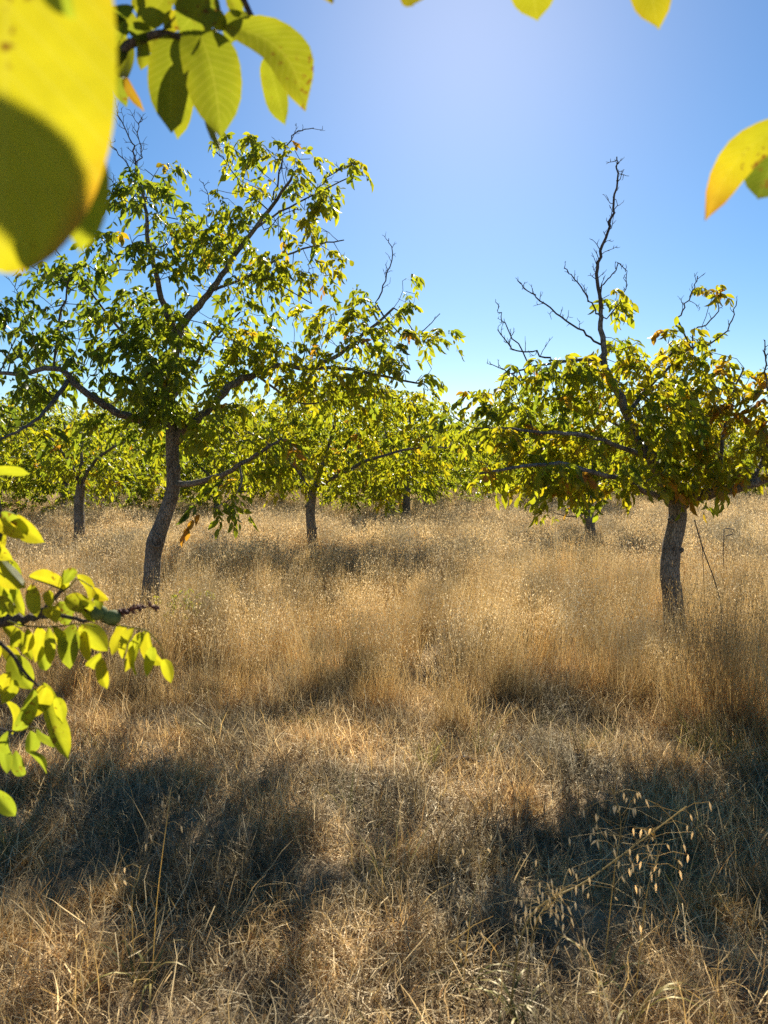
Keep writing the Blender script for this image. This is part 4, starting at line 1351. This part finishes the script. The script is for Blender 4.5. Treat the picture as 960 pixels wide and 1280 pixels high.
# green blades
def f_green(mb, i):
    blades(mb, 26, .06, .20, .3, .0040, .45, 1.2, OLIVE, seg=6, wtip=.1)
    blades(mb, 9, .05, .24, .3, .0026, .45, 1.6, OLIVE + STRAW[:1], seg=7, wtip=.1)
greens = proto("green_tuft", f_green, 5)
x, y = field(1.5, 6.0, 9)
k = (wave(x, y, 1.7, 12) + np.where(y < 2.7, .35, 0) + np.where((x > 1.0), .35, 0) > .38)
x, y = x[k], y[k]
xe = np.concatenate([x, P(905, 930, 4.3)[0] + rng.normal(0, .07, 9), P(740, 940, 4.4)[0] + rng.normal(0, .10, 5), P(385, 905, 4.8)[0] + rng.normal(0, .03, 3)])
ye = np.concatenate([y, 4.3 + rng.normal(0, .07, 9), 4.4 + rng.normal(0, .08, 5), 4.8 + rng.normal(0, .03, 3)])
put("green_grass", "scattered green grass blades among the dry straw", greens, xe, ye, .6, 1.25, tilt=.15)

# tall grass, near rim: visible stems
def f_tall(mb, i):
    cols = [RUST + STRAW, STRAW, STRAW + STRAW + RUST, STRAW + GREY][i % 4]
    c = blades(mb, 60, .12, .56, .16, .0022, .07, .22, cols, seg=6, kink=.012)
    spikelets(mb, c, 5, .013, .0019, PALE + STRAW, .022, .68)
    blades(mb, 60, .14, .34, .3, .0026, .16, .7, cols, seg=5, kink=.02)
    blades(mb, 30, .14, .20, .3, .0030, .4, 1.2, GREY + RUST, seg=4)
tall = proto("tall_clump", f_tall, 8)
x, y = field(4.0, 10.0, 17)
e = edge(x)
k = (y > e) & ((wave(x, y, 4.6, 95) > -.45) | (rng.random(len(x)) < .3)) & ~((np.hypot((x - .42) / .26, (y - 5.55) / .75) < 1))
x, y, e = x[k], y[k], e[k]
nz = wave(x, y, 1.3, 21)
sz = np.clip(.60 + .35 * np.clip((y - e) / .5, 0, 1) + .2 * nz + .14 * wave(x, y, 3.7, 22) + .32 * np.exp(-((x - 2.3) / .6) ** 2), .35, 1.4)
put("tall_grass", "tall rust and straw coloured grass from the near rim to the hero trees", tall, x, y, .8, 1.15, tilt=.10, sz=sz, lodge=.16)

# wild oats with seed heads over the tall grass
def f_oat(mb, i):
    c = blades(mb, 34, .22, .66, .14, .0018, .08, .38, STRAW, seg=6, kink=.012)
    spikelets(mb, c, 8, .021, .0028, PALE, .035, .55)
oats = proto("oat_clump", f_oat, 6)
x, y = field(5.0, 12.0, 9)
k = (y > edge(x) + .35) & (wave(x, y, 1.1, 33) > -.35)
x, y = x[k], y[k]
put("oat_grass", "wild oats with pale hanging seed heads in the tall grass", oats, x, y, .75, 1.1, tilt=.10, lodge=.18)

# far field: coarser clumps
def f_far(mb, i):
    cols = [STRAW, RUST + STRAW, STRAW + PALE[2:], RUST][i % 4]
    c = blades(mb, 70, .30, .60, .16, .0040, .09, .3, cols, seg=4, kink=.012)
    spikelets(mb, c, 7, .034, .0052, PALE + STRAW[3:], .04, .62)
    blades(mb, 50, .32, .32, .3, .0055, .2, .7, cols, seg=3)
far = proto("far_clump", f_far, 8)
xs_, ys_, ss_ = [], [], []
for (a, b, dn) in ((9.5, 16, 8), (16, 28, 5), (28, 50, 2.6), (50, 95, .9)):
    x, y = field(a, b, dn)
    xs_.append(x); ys_.append(y); ss_.append(np.full(len(x), {9.5: 1.0, 16: 1.12, 28: 1.35, 50: 1.8}[a]))
x, y, s = map(np.concatenate, (xs_, ys_, ss_))
n = len(x)
nz = wave(x, y, .7, 41)
scl = np.stack([s * rng.uniform(.85, 1.2, n)] * 2 + [np.clip(.98 + .22 * nz + .12 * wave(x, y, 2.3, 78), .5, 1.4) * rng.uniform(.85, 1.12, n)], 1)
rot = np.stack([rng.normal(0, .09, n) + .15 * wave(x, y, .9, 75), rng.normal(0, .09, n) + .15 * wave(x, y, 1.1, 77), rng.uniform(0, 6.28, n)], 1)
idx = np.where(nz > .3, rng.choice([0, 2, 4, 6], n), rng.integers(0, 8, n))
scatter("meadow", "sea of golden dry grass spreading to the far orchard", far, np.stack([x, y, gz(x, y)], 1), rot, scl, idx)

# ------------------------------------------------------------------ small things
rng = np.random.default_rng(900)


def wild_oat(base, pts, label, heads, hr=.05, sr=1.0):
    """one wild oat plant: stem, seed head and leaf blades"""
    x0, y0 = base[0], base[1]
    g0 = float(gz(x0, y0))
    root = empty("wild_oat", (x0, y0, g0))
    O = np.array([x0, y0, g0])
    q = spline([O + np.array([0, 0, -.02])] + list(pts), 6)
    mb = MB()
    tube(mb, q, np.linspace(.0016, .0009, len(q)) * sr, 6, c=(.66, .58, .30))
    o = link("stem", mb.mesh("stem", [GRASS], origin=O)); o.parent = root
    mb = MB()
    for i in range(int(heads * 1.15)):
        t = rng.uniform(.3, 1)
        b = q[int(t * (len(q) - 1))]
        out = rng.normal(0, 1, 3) * np.array([1, .6, .5]); out /= np.linalg.norm(out)
        h = b + out * rng.uniform(.3, 1.9) * hr
        tube(mb, [b, (b + h) / 2 + np.array([0, 0, .012]), h], .0005, 4, c=(.5, .42, .2))
        d = np.array([rng.normal(.1, .25), rng.normal(0, .3), -1]); d /= np.linalg.norm(d)
        s = rng.uniform(.021, .030)
        cc = np.array([.88, .84, .70])
        tube(mb, [h, h + d * s * .3, h + d * s * .6, h + d * s], [.0006, .0031, .0024, .0004], 6, c=cc)
    o = link("seed_head", mb.mesh("seed_head", [GRASS], origin=O)); o.parent = root
    mb = MB()
    for i in range(6):
        az = rng.uniform(0, 6.28); ln = rng.uniform(.18, .34)
        dv = np.array([math.cos(az), math.sin(az), 0])
        p = [O + dv * ln * t * .8 + np.array([0, 0, ln * (1.3 * t - 1.25 * t * t)]) for t in np.linspace(0, 1, 8)]
        sw = np.array([-dv[1], dv[0], 0])
        ww = .0035 * (1 - np.linspace(0, 1, 8) ** 2) + .0004
        v = np.array([[a - sw * w, a + sw * w] for a, w in zip(p, ww)]).reshape(-1, 3)
        mb.add(v, [(2 * k, 2 * k + 1, 2 * k + 3, 2 * k + 2) for k in range(7)], OLIVE[rng.integers(0, 4)])
    o = link("leaf_blade", mb.mesh("leaf_blade", [GRASS], origin=O)); o.parent = root
    tag(root, label, "wild oat", "wild oat plants in the near grass")


def oat_at(gpx, d, tips, label, heads, **k):
    g = P(gpx, 700, d)
    wild_oat((g[0], d), [P(px_, py_, dd_) for px_, py_, dd_ in tips], label, heads, **k)


oat_at(640, 2.2, [(660, 1150, 2.2), (735, 1100, 2.25), (800, 1052, 2.3), (858, 1008, 2.35)], "thick yellowish oat stem slanting across the dark shade at lower right", 26, hr=.10, sr=1.9)
oat_at(655, 2.15, [(668, 1160, 2.15), (690, 1130, 2.15), (705, 1110, 2.15)], "wild oat with the densest bunch of creamy seeds, at the foot of the slanting stem", 42, hr=.07)
oat_at(760, 2.3, [(768, 1090, 2.3), (776, 1030, 2.35), (765, 985, 2.35)], "wild oat with hanging seeds above the middle of the slanting stem", 28, hr=.10)
oat_at(800, 2.15, [(808, 1120, 2.15), (822, 1070, 2.2), (818, 1040, 2.25)], "wild oat with few seeds under the upper end of the slanting stem", 12, hr=.05)
oat_at(580, 2.3, [(590, 1130, 2.3), (605, 1080, 2.3), (615, 1060, 2.35)], "wild oat with sparse seeds left of the slanting stem", 13, hr=.07)
oat_at(850, 2.9, [(852, 1060, 2.9), (850, 1020, 2.9), (845, 1000, 2.9)], "wild oat beside the upper end of the slanting stem", 8, hr=.05)
oat_at(262, 4.6, [(266, 960, 4.6), (275, 930, 4.6), (282, 905, 4.6)], "wild oat with white seeds at the edge of the tall grass on the left", 12, hr=.07)
oat_at(160, 2.3, [(165, 1130, 2.3), (172, 1100, 2.35), (176, 1082, 2.35)], "wild oat standing in the shade at lower left", 4, hr=.05)
oat_at(180, 2.3, [(196, 1130, 2.3), (208, 1030, 2.3), (214, 985, 2.35)], "tallest thin wild oat stem rising in the lower left shade", 5, hr=.03)

# bent dark stake right of the forked tree
mb = MB()
b = P(904, 690, 9.5); O = np.array([b[0], 9.5, float(gz(b[0], 9.5))])
tube(mb, [O + (0, 0, -.05), O + (.01, 0, .4), P(904, 690, 9.5), P(905, 662, 9.5), P(908, 660, 9.5), P(917, 662, 9.5), P(915, 668, 9.5), P(907, 670, 9.5)], .007, 7)
o = link("stake", mb.mesh("stake", [BARK], origin=O)); o.location = O
tag(o, "thin dark hooked stake poking out of the grass right of the forked trunk", "stake")

# dead hanging twig beside the forked trunk
mb = MB()
q = spline([P(868, 650, 6.8), P(880, 690, 6.75), P(893, 725, 6.7), P(902, 760, 6.6)], 5)
Ot = q[-1].copy(); Ot[2] = float(gz(Ot[0], Ot[1]))
tube(mb, np.vstack([q, [Ot]]), .005, 6)
q2 = spline([q[4], q[4] + (.02, 0, -.25), q[4] + (.03, -.02, -.55)], 4)
tube(mb, q2, .003, 5)
o = link("dry_weed", mb.mesh("dry_weed", [TWIG], origin=Ot)); o.location = Ot
tag(o, "thin dry weed stalk leaning against the forked tree trunk", "weed")

# grey tangled dead weed in the grass opening
c0 = P(552, 822, 5.75)
O = np.array([c0[0], 5.75, float(gz(c0[0], 5.75))])
mb = MB()
for i in range(110):
    a = rng.uniform(0, 6.28)
    b = O + np.array([math.cos(a), math.sin(a), 0]) * rng.uniform(0, .12)
    d_ = np.array([math.cos(a + rng.normal(0, .6)), math.sin(a + rng.normal(0, .6)), rng.uniform(.4, 1.6)]); d_ /= np.linalg.norm(d_)
    ln = rng.uniform(.12, .34)
    p = [b]
    for j in range(5):
        d_ = d_ + rng.normal(0, .3, 3) - np.array([0, 0, .12]); d_ /= np.linalg.norm(d_)
        p.append(p[-1] + d_ * ln / 5)
    tube(mb, p, np.linspace(.003, .0012, 6), 4, c=(.3, .25, .2))
o = link("dead_weed", mb.mesh("dead_weed", [TWIG], origin=O)); o.location = O
tag(o, "grey tangled dead weed in the small opening of the tall grass", "weed")

# fallen stick
mb = MB()
a, b = P(562, 958, 4.1), P(600, 966, 4.05)
a[2] = gz(a[0], a[1]) + .045; b[2] = gz(b[0], b[1]) + .04
tube(mb, spline([a, (a + b) / 2 + (0, 0, .02), b], 4), [.006, .009, .011, .012, .011, .010, .009, .008, .006], 8, rough=.1)
tube(mb, [(a + b) / 2 + (0, 0, .02), (a + b) / 2 + (-.03, .04, .05)], [.006, .003], 6)
o = link("fallen_stick", mb.mesh("fallen_stick", [BARK], origin=a)); o.location = a
tag(o, "short fallen stick lying on the straw below the grass opening", "stick")

# small green weed at the foot of the leaning trunk
mb = MB()
c0 = P(222, 735, 6.9); O = np.array([c0[0], 6.9, float(gz(c0[0], 7.9))])
for i in range(16):
    tp_ = O + np.array([rng.normal(0, .14), rng.normal(0, .1), rng.uniform(.35, .55)])
    tube(mb, [O, (O + tp_) / 2 + rng.normal(0, .02, 3), tp_], .0025, 5, c=(.25, .25, .08), m=1)
    add_compounds(mb, np.repeat(tp_[None], 2, 0), rng.uniform(0, 6.28, 2), np.array([.3, .3]), np.array([.13, .15]), np.array([.5, .6]), leaflets=5)
o = link("walnut_sprout", mb.mesh("walnut_sprout", [LEAF, TWIG], origin=O)); o.location = O
tag(o, "low bright green sprout at the foot of the leaning trunk", "sprout")
